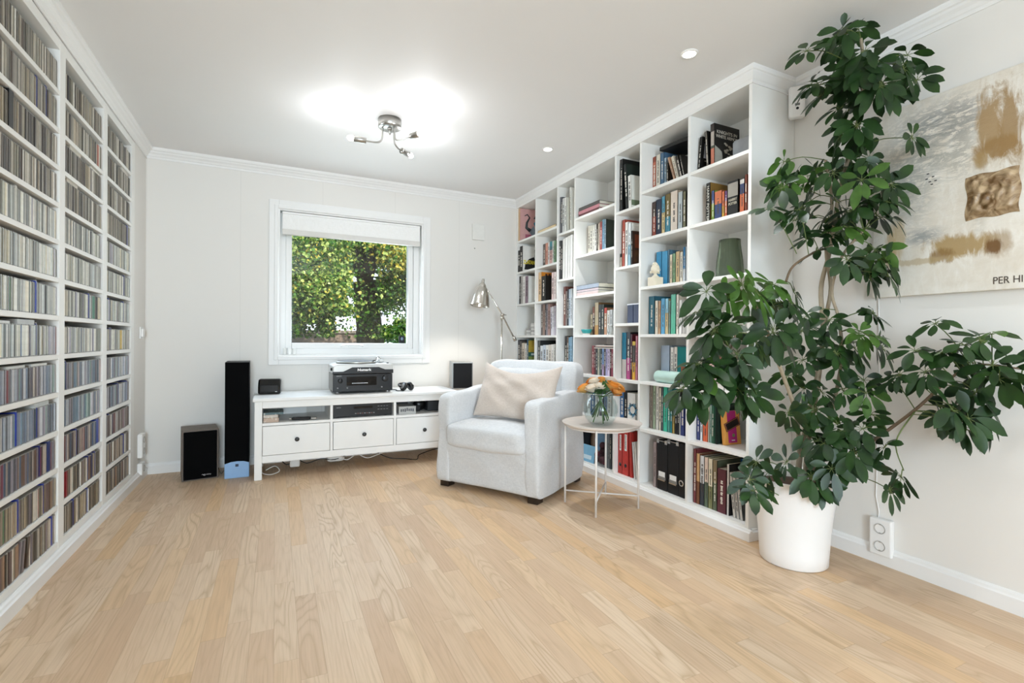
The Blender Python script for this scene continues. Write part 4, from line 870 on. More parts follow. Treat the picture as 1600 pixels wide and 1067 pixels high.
tag(MB().lathe([(.0001, 0), (.020, 0), (.026, .02), (.022, .045), (.014, .06), (.016, .066), (.0001, .066)], mat('d6d9d6', .15, trans=.6), 24).build('glass_bottle', loc=(2.20, at(954.5, 515, 'X', 2.20).y, ZA[3]+.0004)), 'small glass flask at the right end of the fourth shelf, wide column', 'bottle')
row(4, 5, 2.215, [(925, 928.5, 540, '9a4a4e'), (928.5, 931, 540, '6b3038'), (931, 934, 539, '3d4347'), (934, 936.6, 541, 'd0cbb5', {'d': .14}), (936.6, 938.8, 539, '7b8680'), (938.8, 940.6, 540, '2d3230'), (940.6, 944, 543, '.6:8aa9d6/.4:b59fc2', {'d': .14}), (944, 946.4, 538, '5a4a4a'), (946.4, 949, 542, 'b9b4de'), (949, 953.2, 540, 'd6c6e2', {'word': 'flowered book'}), (953.2, 955.5, 541, '5b2030'), (955.5, 958, 540, 'a85060')])
o5 = at(918, 533, 'X', 2.20); z5 = ZA[4]+.2035
for k, (hx, nm) in enumerate((('e6dcd0', 'cream'), ('3a3838', 'dark'), ('d9b9a9', 'peach'), ('e8e4de', 'white'))):
    tag(MB().box(0, .2, 0, .27-.012*k, 0, .006, mat(hx, .4)).build('magazine', loc=(2.19+.004*k, 2.83+.006*k, z5+k*.0065), rot=(0, 0, .01*k)), f'{nm} magazine lying flat on the book row, {("lowest", "second", "third", "topmost")[k]}, fifth shelf, wide middle column', 'magazine', 'magazines on the book row')
row(4, 6, 2.20, [(918, 923, 605, 'e9e6e2'), (923, 930, 608, '4a6f9a'), (930, 937, 606, 'efeeea'), (937, 944, 612, '32394a'), (944, 949, 610, '6d87a8'), (949, 955, 612, 'eceae6')], .18)
bz = ZA[6]+.0004
pt = thing('round_plate', 'brown-rimmed round picture plate leaning in the bottom shelf behind the side table', 'plate', (2.31, 3.105, bz+.166))
pt.rotation_euler = (0, radians(-78), radians(8)); 
MB().lathe([(.0001, 0), (.106, 0), (.152, .006), (.155, .012), (.127, .014), (.108, .008)], mat('8a6f5a', .5, var=.2), 56).build('plate_rim', pt)
MB().lathe([(.0001, .009), (.108, .009)], mat('7aa3c4', .4, var=.5, scale=9), 40).build('plate_picture', pt)
tag(MB().box(0, .006, 0, .17, 0, .125, mat('7fb4d2', .4, var=.15, scale=12)).box(-.0005, 0, .03, .12, .02, .05, mat('cfe3ee', .5)).build('postcard_book', loc=(2.17, 3.07, bz+.0012), rot=(0, .18, .1)), 'pale blue booklet leaning against the round plate, bottom shelf', 'book')
tag(MB().box(0, .24, 0, .03, 0, .30, mat('23262b', .5)).build('photo_album', loc=(2.205, 3.284, bz)), 'dark album standing behind the blue booklet, bottom shelf, wide column', 'album')
b = MB(); rnd = random.Random(3)
for k in range(26): b.sphere((max(-.06, min(.06, rnd.gauss(0, .03))), max(-.045, min(.03, rnd.gauss(0, .03))), .032+abs(rnd.gauss(.05, .035))), .02+rnd.random()*.01, mat(('3a1820', '52202a', '2c1418')[k % 3], .7), 9, 6)
tag(b.build('dried_flowers', loc=(2.235, 2.998, bz)), 'dark maroon dried flowers before the round plate, bottom shelf', 'dried flowers')
row(4, 7, 2.19, [(946.5, 949.5, 676, '5a6c74'), (949.5, 952.5, 676, '838a8e'), (952.5, 955.5, 675, '4b5458')], .24)
# column 5
row(5, 1, 2.175, [(969, 973.4, 250, '232423', {'d': .25, 'cover': '141514', 'label': 'tall black book behind the others, top shelf, narrow column above flowers'}), (974, 978.4, 258, '1d211f', {'d': .24, 'cover': '1f2a25', 'lean': .09, 'label': 'black and green book with white title, top shelf, narrow column above flowers'}), (980.6, 985.5, 275.5, 'e9e8e2', {'d': .2, 'cover': 'e5e4dc', 'lean': .05, 'label': 'white book with black square on cover, top shelf, narrow column above flowers'})])
row(5, 2, 2.185, [(968.8, 972, 397, '.25:2a2a2a/.75:cfc5b5', {'d': .12, 'print': False}), (972, 976.6, 344.5, '9d4535', {'d': .25, 'cover': '9d4535'}), (976.6, 981, 348, 'e6e3dd', {'d': .22}), (981, 985.8, 350, '.5:dfe3e4/.5:8fb0c0', {'d': .2, 'cover': 'e6e3dd', 'word': 'patterned book'}), (986.2, 988.6, 361, '2a1a12', {'d': .2, 'cover': '3a2216', 'label': 'book with dark brown and orange cover, second shelf, narrow column above flowers'})])
for k, x in enumerate((980.2, 989.5)):
    t = thing('storage_tin', ('dark blue photo box with white rim, left one of two, narrow column', 'dark blue photo box with white rim, right one of two, narrow column')[k], 'box', (2.19, at(x+8.6, 490, 'X', 2.19).y, ZN[2]+.0004), 0, 'photo boxes')
    wd = at(x, 490, 'X', 2.19).y-at(x+8.6, 490, 'X', 2.19).y
    MB().box(0, .18, 0, wd, 0, .125, mat('3c4560', .5, var=.3, scale=14)).build('box_body', t, bevel=.003); MB().box(-.002, .182, -.001, wd+.001, .125, .133, mat('dfe3ea', .4)).build('lid', t)
row(5, 4, 2.205, [(972, 979, 519.7, '.58:2d86a8/.42:cfcac6', {'print': False}), (979, 985.3, 519, '.55:33343c/.45:a8487c', {'cover': '1e2024'}), (985.3, 988, 522, '5a1c2c'), (988, 993.2, 533.5, '.1:d9b83e/.45:3a2c22/.45:d4a136', {'d': .15}), (993.2, 996, 525, 'c77a8a', {'d': .15})])
row(5, 5, 2.20, [(965, 971, 612, '3d6a9c', {'d': .2}), (971.3, 976.4, 610, '1d2026', {'d': .25}), (977, 990, 613, 'eceae6', {'d': .26, 'cover': 'e9e7e2', 'word': 'binder', 'name': 'ring_binder', 'cat': 'binder', 'print': False, 'label': 'white ring binder with blue wreath on it behind the vase'})])
ob, d, th, h = BOOKS[(5, 5, 3)]
b = MB()
for k in range(22):
    a = 2*pi*k/22; r1 = .034+.010*((k*7) % 3)/2; b.box(-.0012, 0, -.004, .004, .026, r1+.008, mat('3f7f9e' if k % 4 else '1d3040', .5), Matrix.Translation((0, th*.36, h*.47)) @ Matrix.Rotation(a, 4, 'X'))
b.build('wreath_print', ob)
row(5, 6, 2.185, [(955.7, 962, 674, 'eceae8', {'word': 'binder', 'name': 'ring_binder', 'cat': 'binder', 'd': .25, 'print': False})] if 0 else [(962.6, 969.2, 672, 'b83a34', {'word': 'binder', 'name': 'ring_binder', 'cat': 'binder', 'd': .27, 'print': False}), (969.4, 979, 671, 'c23c36', {'word': 'binder', 'name': 'ring_binder', 'cat': 'binder', 'd': .27, 'print': False}), (980, 984.5, 674, 'b5352f', {'word': 'binder', 'name': 'ring_binder', 'cat': 'binder', 'd': .27, 'lean': .045, 'print': False}), (986, 989.2, 690, 'd9d9d8', {'d': .2, 'lean': .10, 'word': 'folder', 'name': 'ring_binder', 'cat': 'binder', 'print': False}), (989.6, 992.6, 690, 'efeeea', {'d': .2, 'lean': .10, 'word': 'folder', 'name': 'ring_binder', 'cat': 'binder', 'print': False})])
for k in (1, 2):
    ob, d, th, h = BOOKS[(5, 6, k)]
    MB().box(-.0012, 0, th*.25, th*.62, h*.55, h*.92, mat('f0eeea', .5)).build('spine_label', ob)
    text('label_lettering', 'CAROLINE' if k == 1 else 'DIVERSE', .014, mat('262626', .5), ob, (-.0014, th*.53, h*.90), (0, 0, -1), (0, -1, 0), fit=h*.30)
    q = MB().lathe([(.0001, .0), (.011, 0), (.013, .0012), (.0001, .0014)], BLACK, 20, Matrix.Translation((0, th*.45, h*.22)) @ Matrix.Rotation(-pi/2, 4, 'Y')).build('finger_hole', ob)
# column 6
row(6, 1, 2.245, [(1018.6, 1023.7, 247, '.15:8d4a3a/.85:c0705a'), (1023.7, 1030.4, 244, 'dcd5c6'), (1030.4, 1036.2, 241, '4f6f8c'), (1036.2, 1040, 248, '9db6c8'), (1040, 1043, 256, '39342f', {'d': .14})])
# leaning group
for k, (xb, xb2, hx, nm) in enumerate(((1053, 1056.5, 'c9a184', 'peach'), (1057, 1062, 'd9d0bf', 'cream'), (1063, 1067.5, '2a2724', 'black'), (1068, 1071, '3a3733', 'dark grey'))):
    s = 2.215; z = ZA[0]; Y1 = at(xb, 270, 'X', s).y; Y0 = at(xb2, 268, 'X', s).y; th = max(.014, Y1-Y0-.004); hh = .185-.008*k
    bb, pg = bmesh_book(.14, th, hh, [(1, hx)]); an = .34-.03*k; ob = bb.build('book', loc=(s, max(Y0, 2.135), z+.0004+th*sin(an)), rot=(-an, 0, 0)); pg.build('pages', ob); stripes(ob, .14, th, hh, hx, k+70)
    tag(ob, f'{nm} leaning book, {ordn(k+1)} of four, top shelf, column next to end column', 'book', 'leaning books on the top shelf')
bb = MB().box(0, .2, 0, .30, 0, .022, mat('161514', .5)); ob = bb.build('book', loc=(2.225, 2.145, ZA[0]+.232), rot=(.06, 0, 0)); tag(ob, 'big black book lying across the row, top shelf, column next to end column', 'book')
MB().box(.003, .197, .003, .2985, .003, .019, PAGE).build('pages', ob)
row(6, 2, 2.235, [(1019.5, 1025.2, 316.5, '.4:4a3a36/.6:9d4f42'), (1025.2, 1034, 313, '2a3448'), (1034, 1039.3, 308, '.4:5597b0/.6:d9c08c'), (1039.5, 1048, 304.7, '.55:6a5a2c/.45:3d7f92', {'word': 'ornate book'}), (1048, 1059, 300.5, 'e4d5c6'), (1059.6, 1066.8, 301, 'c3cfd3', {'cover': '3a3a38'}), (1067.3, 1072, 300, '7d7a5c', {'cover': '33322c'})])
fg = thing('bust_figurine', 'small cream bust figurine on a cube in front of the blue books', 'figurine', (2.19, at(1024, 440, 'X', 2.19).y, ZA[2]+.0004))
CRM = mat('e6ddc8', .5); MB().box(-.035, .035, -.033, .033, 0, .055, CRM).build('pedestal', fg, bevel=.002)
b = MB().lathe([(.0001, .055), (.020, .055), (.022, .062), (.013, .068), (.010, .078), (.022, .086), (.029, .098), (.028, .112), (.022, .125), (.014, .137), (.012, .145), (.005, .152), (.0001, .153)], CRM, 26)
for k in range(18):
    a = k*2.4; z = .085+.06*k/18; r = .028*(1-.6*k/18); b.sphere((r*cos(a), r*sin(a), z), .0085, CRM, 10, 7)
b.build('bust', fg)
row(6, 3, 2.25, [(1025.5, 1034, 394.5, '3f93c0', {'print': False}), (1034, 1043.6, 393.5, '4a9bc6', {'print': False}), (1043.6, 1046.4, 390.5, '55809a', {'d': .2}), (1046.4, 1050.8, 398.3, 'e0d2b8', {'d': .14}), (1050.8, 1056, 396.6, '7fa07a', {'d': .14}), (1056, 1062.2, 393.5, 'd3b78c', {'d': .14}), (1062.2, 1067.3, 394.3, 'e9e0d0', {'d': .14}), (1067.3, 1071, 386.3, '.6:2f7fb8/.4:dfe6ee', {'d': .15})])
row(6, 4, 2.215, [(1014, 1023, 463.5, '3b7083', {'d': .24}), (1023.6, 1028.4, 470, 'e6dccb', {'d': .15}), (1028.4, 1033, 471, 'b08a66', {'d': .15}), (1033, 1039.4, 466.7, '4f9bc4', {'d': .15}), (1039.4, 1044.7, 467, '.4:8fc3d6/.6:c3ad80', {'d': .15}), (1044.7, 1048, 470, '6f8a7c', {'d': .15}), (1048.4, 1056.2, 460.3, '23a07a', {'rough': .2, 'd': .18, 'print': False}), (1056.8, 1061, 460.3, 'e6ddd0', {'d': .2, 'cover': 'e9e4da'}), (1061, 1066, 469, 'f0edea', {'d': .15, 'cover': 'f1eeea', 'label': 'white book with letter K on its cover, fourth shelf, column next to end'})])
row(6, 5, 2.25, [(1033, 1046.8, 539.6, '9aa9bb', {'print': False, 'rough': .4}), (1047.6, 1053, 542.7, 'ece6df'), (1053, 1058.7, 542, 'e6dcd3', {'cover': '3fb0b4', 'd': .2, 'label': 'book with teal and orange cover, fifth shelf, column next to end column'})])
ym = at(1029, 585, 'X', 2.205).y; Lm = min(.19, ym-2.135)
tb = thing('mint_canister', 'mint green canister lying on its side on the fifth shelf behind leaves', 'canister', (2.200, ym, ZA[4]+.0385))
MINT = mat('b9d8cf', .35); M = Matrix.Rotation(pi/2, 4, 'X')
MB().lathe([(.0001, 0), (.034, 0), (.038, .006), (.038, Lm-.006), (.034, Lm), (.0001, Lm)], MINT, 36, M).build('canister_body', tb); MB().lathe([(.0001, -.006), (.030, -.005), (.036, 0), (.036, .004)], mat('c6e2da', .3), 36, M).build('canister_lid', tb)
row(6, 6, 2.225, [(1015.7, 1020.4, 601.7, '8a7e74', {'word': 'patterned book'}), (1020.4, 1025, 601.5, '9fae93'), (1025, 1030, 603, 'd8d2c9', {'word': 'patterned book'}), (1030, 1033.4, 606, 'e4d9c4'), (1033.4, 1036.7, 603, '4f5357'), (1036.7, 1043.2, 603, '3fb597', {'print': True}), (1043.2, 1047.6, 602, '4a8f86'), (1047.6, 1050.8, 601, '2a7f86'), (1050.8, 1054.7, 618, 'a8904f', {'d': .15}), (1054.7, 1058.4, 612, '1c1b1d'), (1058.4, 1062, 614, '2b2a2e'), (1062, 1063.6, 620, 'e8e6e2', {'d': .14, 'soft': 1}), (1063.6, 1069.8, 625, '35407c', {'d': .14})])
row(6, 7, 2.185, [(1021, 1026, 690, 'a08f8d', {'d': .22, 'word': 'spiral notebook', 'name': 'spiral_notebook'})])
for k, (xa, xb, yt) in enumerate(((1026.4, 1042.4, 685.5), (1043.5, 1060.5, 687), (1061, 1069.5, 692))):
    s = 2.18; Y1 = at(xa, 720, 'X', s).y; Y0 = max(2.131, at(xb, 720, 'X', s).y); th = Y1-Y0-.001; hh = min(.325, at(xa, yt, 'X', s).z-bz)
    t = thing('magazine_file', ('black archive box with white label holder, left one on the bottom shelf', 'black archive box with white label holder, middle one on the bottom shelf', 'black lever arch file with metal ring, right end of bottom shelf')[k], 'file box', (s, Y0, bz), 0, 'black archive boxes')
    MB().box(0, .25, 0, th, 0, hh, mat('131315', .45, var=.3)).build('file_body', t, bevel=.003)
    if k < 2:
        MB().box(-.004, 0, th*.16, th*.84, .065, .085, mat('9c9c9a', .3, .5)).box(-.003, 0, th*.2, th*.8, .085, .115, mat('f2f2f0', .5)).box(-.006, 0, th*.16, th*.84, .060, .067, CHROME).build('label_holder', t)
        b = MB()
        for yy in (.004, th-.014): b.box(-.003, .02, yy-.006, yy+.016, hh-.022, hh+.002, CHROME)
        b.tube([(-.003, .002, hh-.006), (-.003, th-.002, hh-.006)], .003, CHROME, 8); b.build('metal_corner', t)
    else:
        MB().lathe([(.012, .0), (.018, .0), (.019, .003), (.012, .004)], CHROME, 28, Matrix.Translation((0, th*.55, .085)) @ Matrix.Rotation(-pi/2, 4, 'Y'), closed=True).build('finger_ring', t)
# column 7
row(7, 1, 2.205, [(1089.3, 1093.6, 217, '171614', {'cover': '151412', 'd': .15, 'lean': -.10, 'label': 'black book with small picture on cover at the left, top shelf, end column'}), (1101.2, 1104.8, 206, '6a655c', {'cover': '0f0f0f', 'd': .15, 'lean': .07, 'label': 'slim black book leaning beside tall one, top shelf, end column'}), (1111, 1117, 194.5, '.18:3a3330/.32:b5aca2/.06:4d5648/.44:c67a62', {'cover': '171514', 'd': .20, 'print': False, 'lean': .015, 'label': 'tall black book with white title, top shelf of the end column'})])
ob, d, th, h = BOOKS[(7, 1, 1)]; panel('cover_picture', ob, d, h, .02, .12, h*.42, h*.82, mat('b9bcc6', .4, var=.6, scale=30)); panel('title_lettering', ob, d, h, .02, .12, h*.87, h*.91, 'c9c6be'); panel('title_lettering', ob, d, h, .03, .11, h*.33, h*.36, 'a8a49a')
ob, d, th, h = BOOKS[(7, 1, 3)]
INKW = mat('cfc9bd', .5)
text('title_lettering', 'KNIGHTS IN', .026, INKW, ob, (.018, -.0008, h*.79), (1, 0, 0), (0, 0, 1), fit=.16); text('title_lettering', 'WHITE ARMOR', .026, INKW, ob, (.012, -.0008, h*.69), (1, 0, 0), (0, 0, 1), fit=.175)
b = MB().prism([(.003, .003), (.066, .003), (.062, .07), (.058, h*.38), (.04, h*.43), (.003, h*.50)], 'Y', -.0008, 0, mat('9d9a90', .5, var=.2)); b.build('cover_picture', ob)
b = MB(); rnd = random.Random(2)
for k in range(12): b.sphere((.11+.02*sin(k)*1.2, 0, h*(.28+.028*k)), .009+.004*rnd.random(), mat('a9a294', .5), 8, 5, (1, .06, .6))
b.build('cover_picture', ob)
ob7 = thing('stone_bookend', 'grey rounded two-tone stone at the right of the top shelf', 'bookend', (2.31, 1.800, ZA[0]+.0004))
b = MB().prism([(-.062, 0), (.065, 0), (.070, .09), (.03, .105), (-.045, .092), (-.062, .05)], 'Y', -.062, .062, mat('6f6a66', .7, var=.2, scale=20, bump=.2)); b.build('dark_half', ob7, bevel=.022, seg=4)
b = MB().prism([(-.10, 0), (-.03, 0), (-.035, .07), (-.06, .118), (-.10, .10)], 'Y', -.07, .075, mat('94979a', .7, var=.2, scale=20, bump=.2)); b.build('pale_half', ob7, bevel=.015, seg=4)
row(7, 2, 2.225, [(1103.6, 1110, 287, '16140f', {'cover': '8a6a35', 'd': .235, 'print': False, 'rough': .35, 'label': 'tall black book with white spine lettering and golden cover, second shelf, end column'}), (1111.6, 1116.6, 298.8, '.4:3a4a78/.6:7f9a44', {'d': .13}), (1116.6, 1128, 300.5, '.42:c9704a/.58:34446f', {'d': .14, 'cover': 'b5613f'}), (1128, 1132.4, 300, '.5:c76a44/.5:c99a3f', {'d': .14}), (1132.4, 1136.6, 299, '.35:6a4470/.65:c4623a', {'d': .14}), (1136.8, 1153.5, 285, '.06:141414/.36:9a958c/.58:141412', {'cover': '1b1917', 'd': .15, 'print': False, 'label': 'thick black book with framed picture on spine, second shelf, end column'}), (1156, 1163.6, 281.5, '.12:dcd8d2/.28:3a4468/.6:c96a44', {'d': .14}), (1164, 1167.6, 273, '8a4a38', {'d': .14})])
ob, d, th, h = BOOKS[(7, 2, 1)]; text('title_lettering', 'HARRY POTTER', .022, mat('e3dfd2', .5), ob, (-.0008, th*.78, h*.93), (0, 0, -1), (0, -1, 0), fit=h*.84)
ob, d, th, h = BOOKS[(7, 2, 6)]; text('title_lettering', 'HARRY', .02, mat('d9d2bd', .5), ob, (-.0008, th*.88, h*.46), (0, -1, 0), (0, 0, 1), fit=th*.76); text('title_lettering', 'POTTER', .02, mat('d9d2bd', .5), ob, (-.0008, th*.88, h*.36), (0, -1, 0), (0, 0, 1), fit=th*.76)
gv = thing('ribbed_vase', 'smoky green ribbed glass vase alone on the third shelf of the end column', 'vase', (2.27, at(1140, 420, 'X', 2.27).y, ZA[2]+.0004))
GG = NT('green_glass'); GG.p.inputs['Base Color'].default_value = C4('a9b79d'); GG.p.inputs['Transmission Weight'].default_value = .85; GG.p.inputs['Roughness'].default_value = .05; GG.p.inputs['IOR'].default_value = 1.25
GG.put(GG.p.inputs['Roughness'], GG.rng(GG.noise(GG.new('TexCoord').outputs['Object'], 8, 1), 0, 1, .02, .08))
vs = []; fs = []; nn = 120; pr_ = [(.002, .004), (.066, .004), (.069, .012), (.069, .05), (.066, .10), (.059, .15), (.054, .19), (.056, .215), (.053, .215), (.051, .19), (.056, .15), (.063, .10), (.066, .05), (.064, .014), (.002, .012)]
for i in range(nn):
    a = 2*pi*i/nn; rb = 1+.04*cos(24*a)
    for j, (r, z) in enumerate(pr_): vs.append((r*(rb if .01 < z < .212 and j < 8 else 1)*cos(a), r*(rb if .01 < z < .212 and j < 8 else 1)*sin(a), z-.004))
k = len(pr_)
for i in range(nn):
    for j in range(k-1): fs.append((i*k+j, ((i+1) % nn)*k+j, ((i+1) % nn)*k+j+1, i*k+j+1))
MB().add(vs, fs, GG.m, True).build('vase_body', gv)
ow = thing('openwork_bowl', 'white openwork ornament half hidden by leaves on the fourth shelf, end column', 'ornament', (2.26, 1.87, ZA[3]+.0004))
b = MB(); PORC = mat('f2f0ea', .35)
for j in range(5):
    for i in range(16): 
        a = 2*pi*(i+.5*(j % 2))/16; r = .055+.009*j; b.tube([(r*cos(a)+.010*cos(t)*-sin(a), r*sin(a)+.010*cos(t)*cos(a), .018+.022*j+.012*sin(t)) for t in [2*pi*q/8 for q in range(9)]], .0028, PORC, 5, cap=False)
b.build('lattice', ow); MB().lathe([(.0001, 0), (.05, 0), (.055, .008), (.0001, .010)], PORC, 30).build('bowl_foot', ow)
flat(7, 5, 2.19, [(1096, 1150, 'd9d2ca', .03, {'cover': 'c9c2ba'}), (1098, 1150, 'c9a9b2', .032, {'cover': 'b58f9c'}), (1096, 1148, 'e3dad8', .03), (1100, 1150, '5d5664', .03), (1098, 1148, 'd4b0a8', .028), (1100, 1147, '9d6a58', .022)], .2)
row(7, 6, 2.215, [(1088.6, 1094.3, 632, '3a4478', {'d': .15}), (1094.3, 1098.4, 634, 'e3e5ec', {'d': .15}), (1098.4, 1106.6, 637, 'd9653f', {'d': .15}), (1106.6, 1109, 635, 'd9d2c0', {'d': .15}), (1109, 1112.5, 634, '8fa89a', {'d': .18}), (1112.5, 1115.4, 632, '3f6f55', {'d': .18}), (1115.4, 1118, 632, '26503c', {'d': .18}), (1118, 1120.4, 634, '1f2f28', {'d': .18})])
qz = thing('quiz_book', 'orange and magenta quiz book tilted with its cover facing out, end column', 'book', (2.243, 1.905, ZA[5]+.0004))
p0 = Vector((2.232, at(1125.6, 690, 'X', 2.232).y, 0)); yq = BOOKS[(7, 6, 8)][0].location.y-.042; p0.y = min(p0.y, yq)
qz.location = (p0.x, p0.y, ZA[5]+.002); qz.rotation_euler = (0, 0, radians(-4)); qw = .118; QH = .185; QM = Matrix.Rotation(radians(-6), 4, 'X')
OQ = mat('dd9a4c', .4); body = MB().box(0, qw, 0, .018, 0, QH, OQ, QM).build('book_cover', qz)
MB().box(qw*.24, qw*.76, -.0008, 0, .01, QH, mat('b8287e', .4), QM).build('cover_band', body)
LB = QM @ Matrix.Translation((qw*.5, -.0022, QH*.60)) @ Matrix.Rotation(radians(-20), 4, 'Y')
MB().box(-qw*.46, qw*.46, -.001, 0, -.024, .024, mat('1d1212', .4), LB).box(-qw*.43, qw*.43, -.0016, 0, -.021, .021, mat('b06a50', .4), LB).box(-qw*.40, qw*.40, -.002, 0, -.018, .018, mat('1a1010', .4), LB).build('title_block', body)
tx = text('title_lettering', 'QUIZLEGS', .03, mat('f2eef0', .4), body, (0, 0, 0), (1, 0, 0), (0, 0, 1), fit=qw*.74, bold=.0012); tx.matrix_local = LB @ Matrix.Translation((-qw*.37, -.003, -.011)) @ tx.matrix_local
MB().lathe([(.0001, 0), (.0095, 0), (.0095, .001), (.0001, .0012)], mat('6f8f55', .4), 20, QM @ Matrix.Translation((qw*.56, -.0008, QH*.27)) @ Matrix.Rotation(pi/2, 4, 'X')).build('cover_seal', body)
MB().box(qw*.42, qw*.62, -.0015, 0, .02, .026, mat('f0e6ec', .5), QM).build('title_lettering', body); MB().box(.002, qw-.002, .003, .015, QH-.004, QH+.0005, PAGE, QM).build('pages', body)
row(7, 7, 2.185, [(1084, 1088.4, 701, '7c3a40', {'d': .26}), (1088.4, 1094, 708, '.55:d2a878/.45:7a4f38', {'d': .24, 'print': False}), (1094, 1100.8, 711.5, '.55:dfe2e6/.45:3a3f47', {'d': .24}), (1100.8, 1107, 714, '.5:e4cdbf/.5:5c6b5a', {'d': .24}), (1107, 1113.8, 716, '.55:e6dcc4/.45:7d7f58', {'d': .24}), (1113.8, 1120.8, 718, '.45:8a7a5e/.55:5b6450', {'d': .24, 'word': 'photo book'}), (1120.9, 1135.2, 731, '5c2e36', {'d': .18, 'rough': .5}), (1136.2, 1139.6, 725, 'cfccc8', {'d': .24, 'cover': '1d1d1f', 'soft': 1, 'print': False})])
tag(MB().box(0, .22, 0, .028, 0, .268, mat('3b77b8', .5)).build('book', loc=(2.235+.0, BOOKS[(7, 7, 7)][0].location.y+.012, bz)) if 0 else MB().box(0, .09, 0, .07, 0, .27, mat('3b77b8', .5)).build('book', loc=(2.37, BOOKS[(7, 7, 7)][0].location.y, bz)), 'blue book standing behind the thick maroon one, bottom shelf, end column', 'book')
for k in range(3):
    s = 2.19; Y1 = at(1146+k*5.5, 770, 'X', s).y; hx = ('d3d0cb', 'c6c3be', 'cbc9c4')[k]; hh = .235; th = .016; an = .13
    bb, pg = bmesh_book(.21, th, hh, [(1, hx)], soft_=True, cover='4a4c4b' if k == 2 else None); ob = bb.build('magazine', loc=(s, Y1-th, bz+th*sin(an)), rot=(-an, 0, 0)); pg.build('pages', ob); stripes(ob, .2, th, hh, hx, k+90)
    tag(ob, f'grey magazine leaning on the bottom shelf of end column, {("leftmost", "middle", "rightmost")[k]} of three', 'magazine', 'leaning grey magazines')
# covers that face the room
ob, d, th, h = BOOKS[(1, 1, 1)]
b = MB(); DK = mat('2d3436', .5); TL = mat('3f8fa6', .5, var=.2); GRY = mat('8d9aa6', .5, var=.3)
b.tube([(.05, -.001, h*.78), (.08, -.001, h*.83), (.105, -.001, h*.74), (.075, -.001, h*.58), (.07, -.001, h*.42), (.11, -.001, h*.34)], [.004, .006, .008, .012, .016, .02], DK, 6)
b.prism([(.10, h*.30), (.15, h*.50), (.20, h*.22), (.24, h*.12), (.16, h*.12)], 'Y', -.0012, 0, GRY).prism([(.15, h*.58), (.20, h*.74), (.255, h*.70), (.255, h*.34), (.20, h*.30)], 'Y', -.0014, 0, TL).prism([(.15, h*.72), (.19, h*.92), (.20, h*.78), (.25, h*.72)], 'Y', -.0016, 0, DK); b.build('cover_picture', ob)
panel('cover_picture', ob, d, h, .06, .18, .01, h*.22, 'a8566e')
ob, d, th, h = BOOKS[(1, 2, 2)]
b = MB(); BK = mat('191919', .5)
b.prism([(.02, .02), (.215, .02), (.215, h*.55), (.17, h*.62), (.13, h*.60), (.07, h*.5), (.03, h*.3)], 'Y', -.0009, 0, BK); b.prism([(.125, h*.58), (.15, h*.40), (.185, h*.60), (.175, h*.75), (.135, h*.75)], 'Y', -.0012, 0, mat('b3b0aa', .5))
b.sphere((.155, 0, h*.80), .030, mat('a39f98', .5), 16, 10, (.8, .05, 1.2)); b.prism([(.13, h*.84), (.18, h*.84), (.175, h*.93), (.14, h*.94)], 'Y', -.002, 0, BK); b.build('cover_picture', ob)
text('title_lettering', 'ZLATAN', .05, mat('e2cf3a', .5), ob, (.010, -.0022, h*.30), (1, 0, 0), (0, 0, 1), fit=.125, bold=.0015)
ob, d, th, h = BOOKS[(2, 3, 1)]
panel('cover_band', ob, d, h, .02, d, .0, h*.84, 'd9b521', -.001); b = MB(); rnd = random.Random(6)
b.prism([(.07, .0), (.15, .0), (.14, h*.3), (.11, h*.45), (.085, h*.36)], 'Y', -.0016, 0, mat('b58a7a', .5, var=.3)); b.prism([(.14, 0), (.22, 0), (.21, h*.25), (.17, h*.33)], 'Y', -.0018, 0, mat('7d5a4c', .5, var=.3))
for k in range(6): b.box(.04+k*.032, .062+k*.032, -.0014, 0, h*.89, h*.95, mat('5a2a18', .5))
b.build('cover_picture', ob)
ob, d, th, h = BOOKS[(3, 1, 4)]; panel('cover_picture', ob, d, h, .05, d-.01, .005, h*.5, mat('8a8478', .5, var=.6, scale=22))
ob, d, th, h = BOOKS[(1, 5, 5)]; panel('cover_picture', ob, d, h, .0, d-.01, h*.55, h*.97, mat('b59a3a', .5, var=.6, scale=30)); panel('cover_picture', ob, d, h, .0, d-.01, .01, h*.4, mat('7a8a4a', .5, var=.6, scale=30)); panel('title_lettering', ob, d, h, .03, d-.03, h*.44, h*.51, 'cfe0e6')
ob, d, th, h = BOOKS[(5, 1, 2)]; text('title_lettering', 'HAM', .085, mat('e6e8e0', .5), ob, (.055, -.0014, h*.58), (1, 0, 0), (0, 0, 1), bold=.002)
ob, d, th, h = BOOKS[(5, 1, 3)]; panel('cover_picture', ob, d, h, .085, d-.01, h*.60, h*.92, '2a2e2a', -.001); panel('cover_band', ob, d, h, .0, d, h*.10, h*.26, '6f7f66', -.001)
ob, d, th, h = BOOKS[(5, 2, 5)]; panel('cover_picture', ob, d, h, .02, d-.02, h*.52, h*.9, mat('7a3a20', .5, var=.5, scale=20)); panel('cover_picture', ob, d, h, .02, d-.02, h*.1, h*.45, mat('4a3018', .5, var=.7, scale=30))
ob, d, th, h = BOOKS[(6, 4, 9)]; text('title_lettering', 'K', .075, mat('2a2a2c', .5), ob, (.045, -.001, h*.38), (1, 0, 0), (0, 0, 1)); panel('cover_picture', ob, d, h, .05, .09, h*.03, h*.16, mat('b58a8a', .5, var=.5, scale=40))
ob, d, th, h = BOOKS[(6, 5, 3)]; panel('cover_picture', ob, d, h, .03, .17, h*.12, h*.46, mat('d98a6a', .5, var=.3, scale=20))

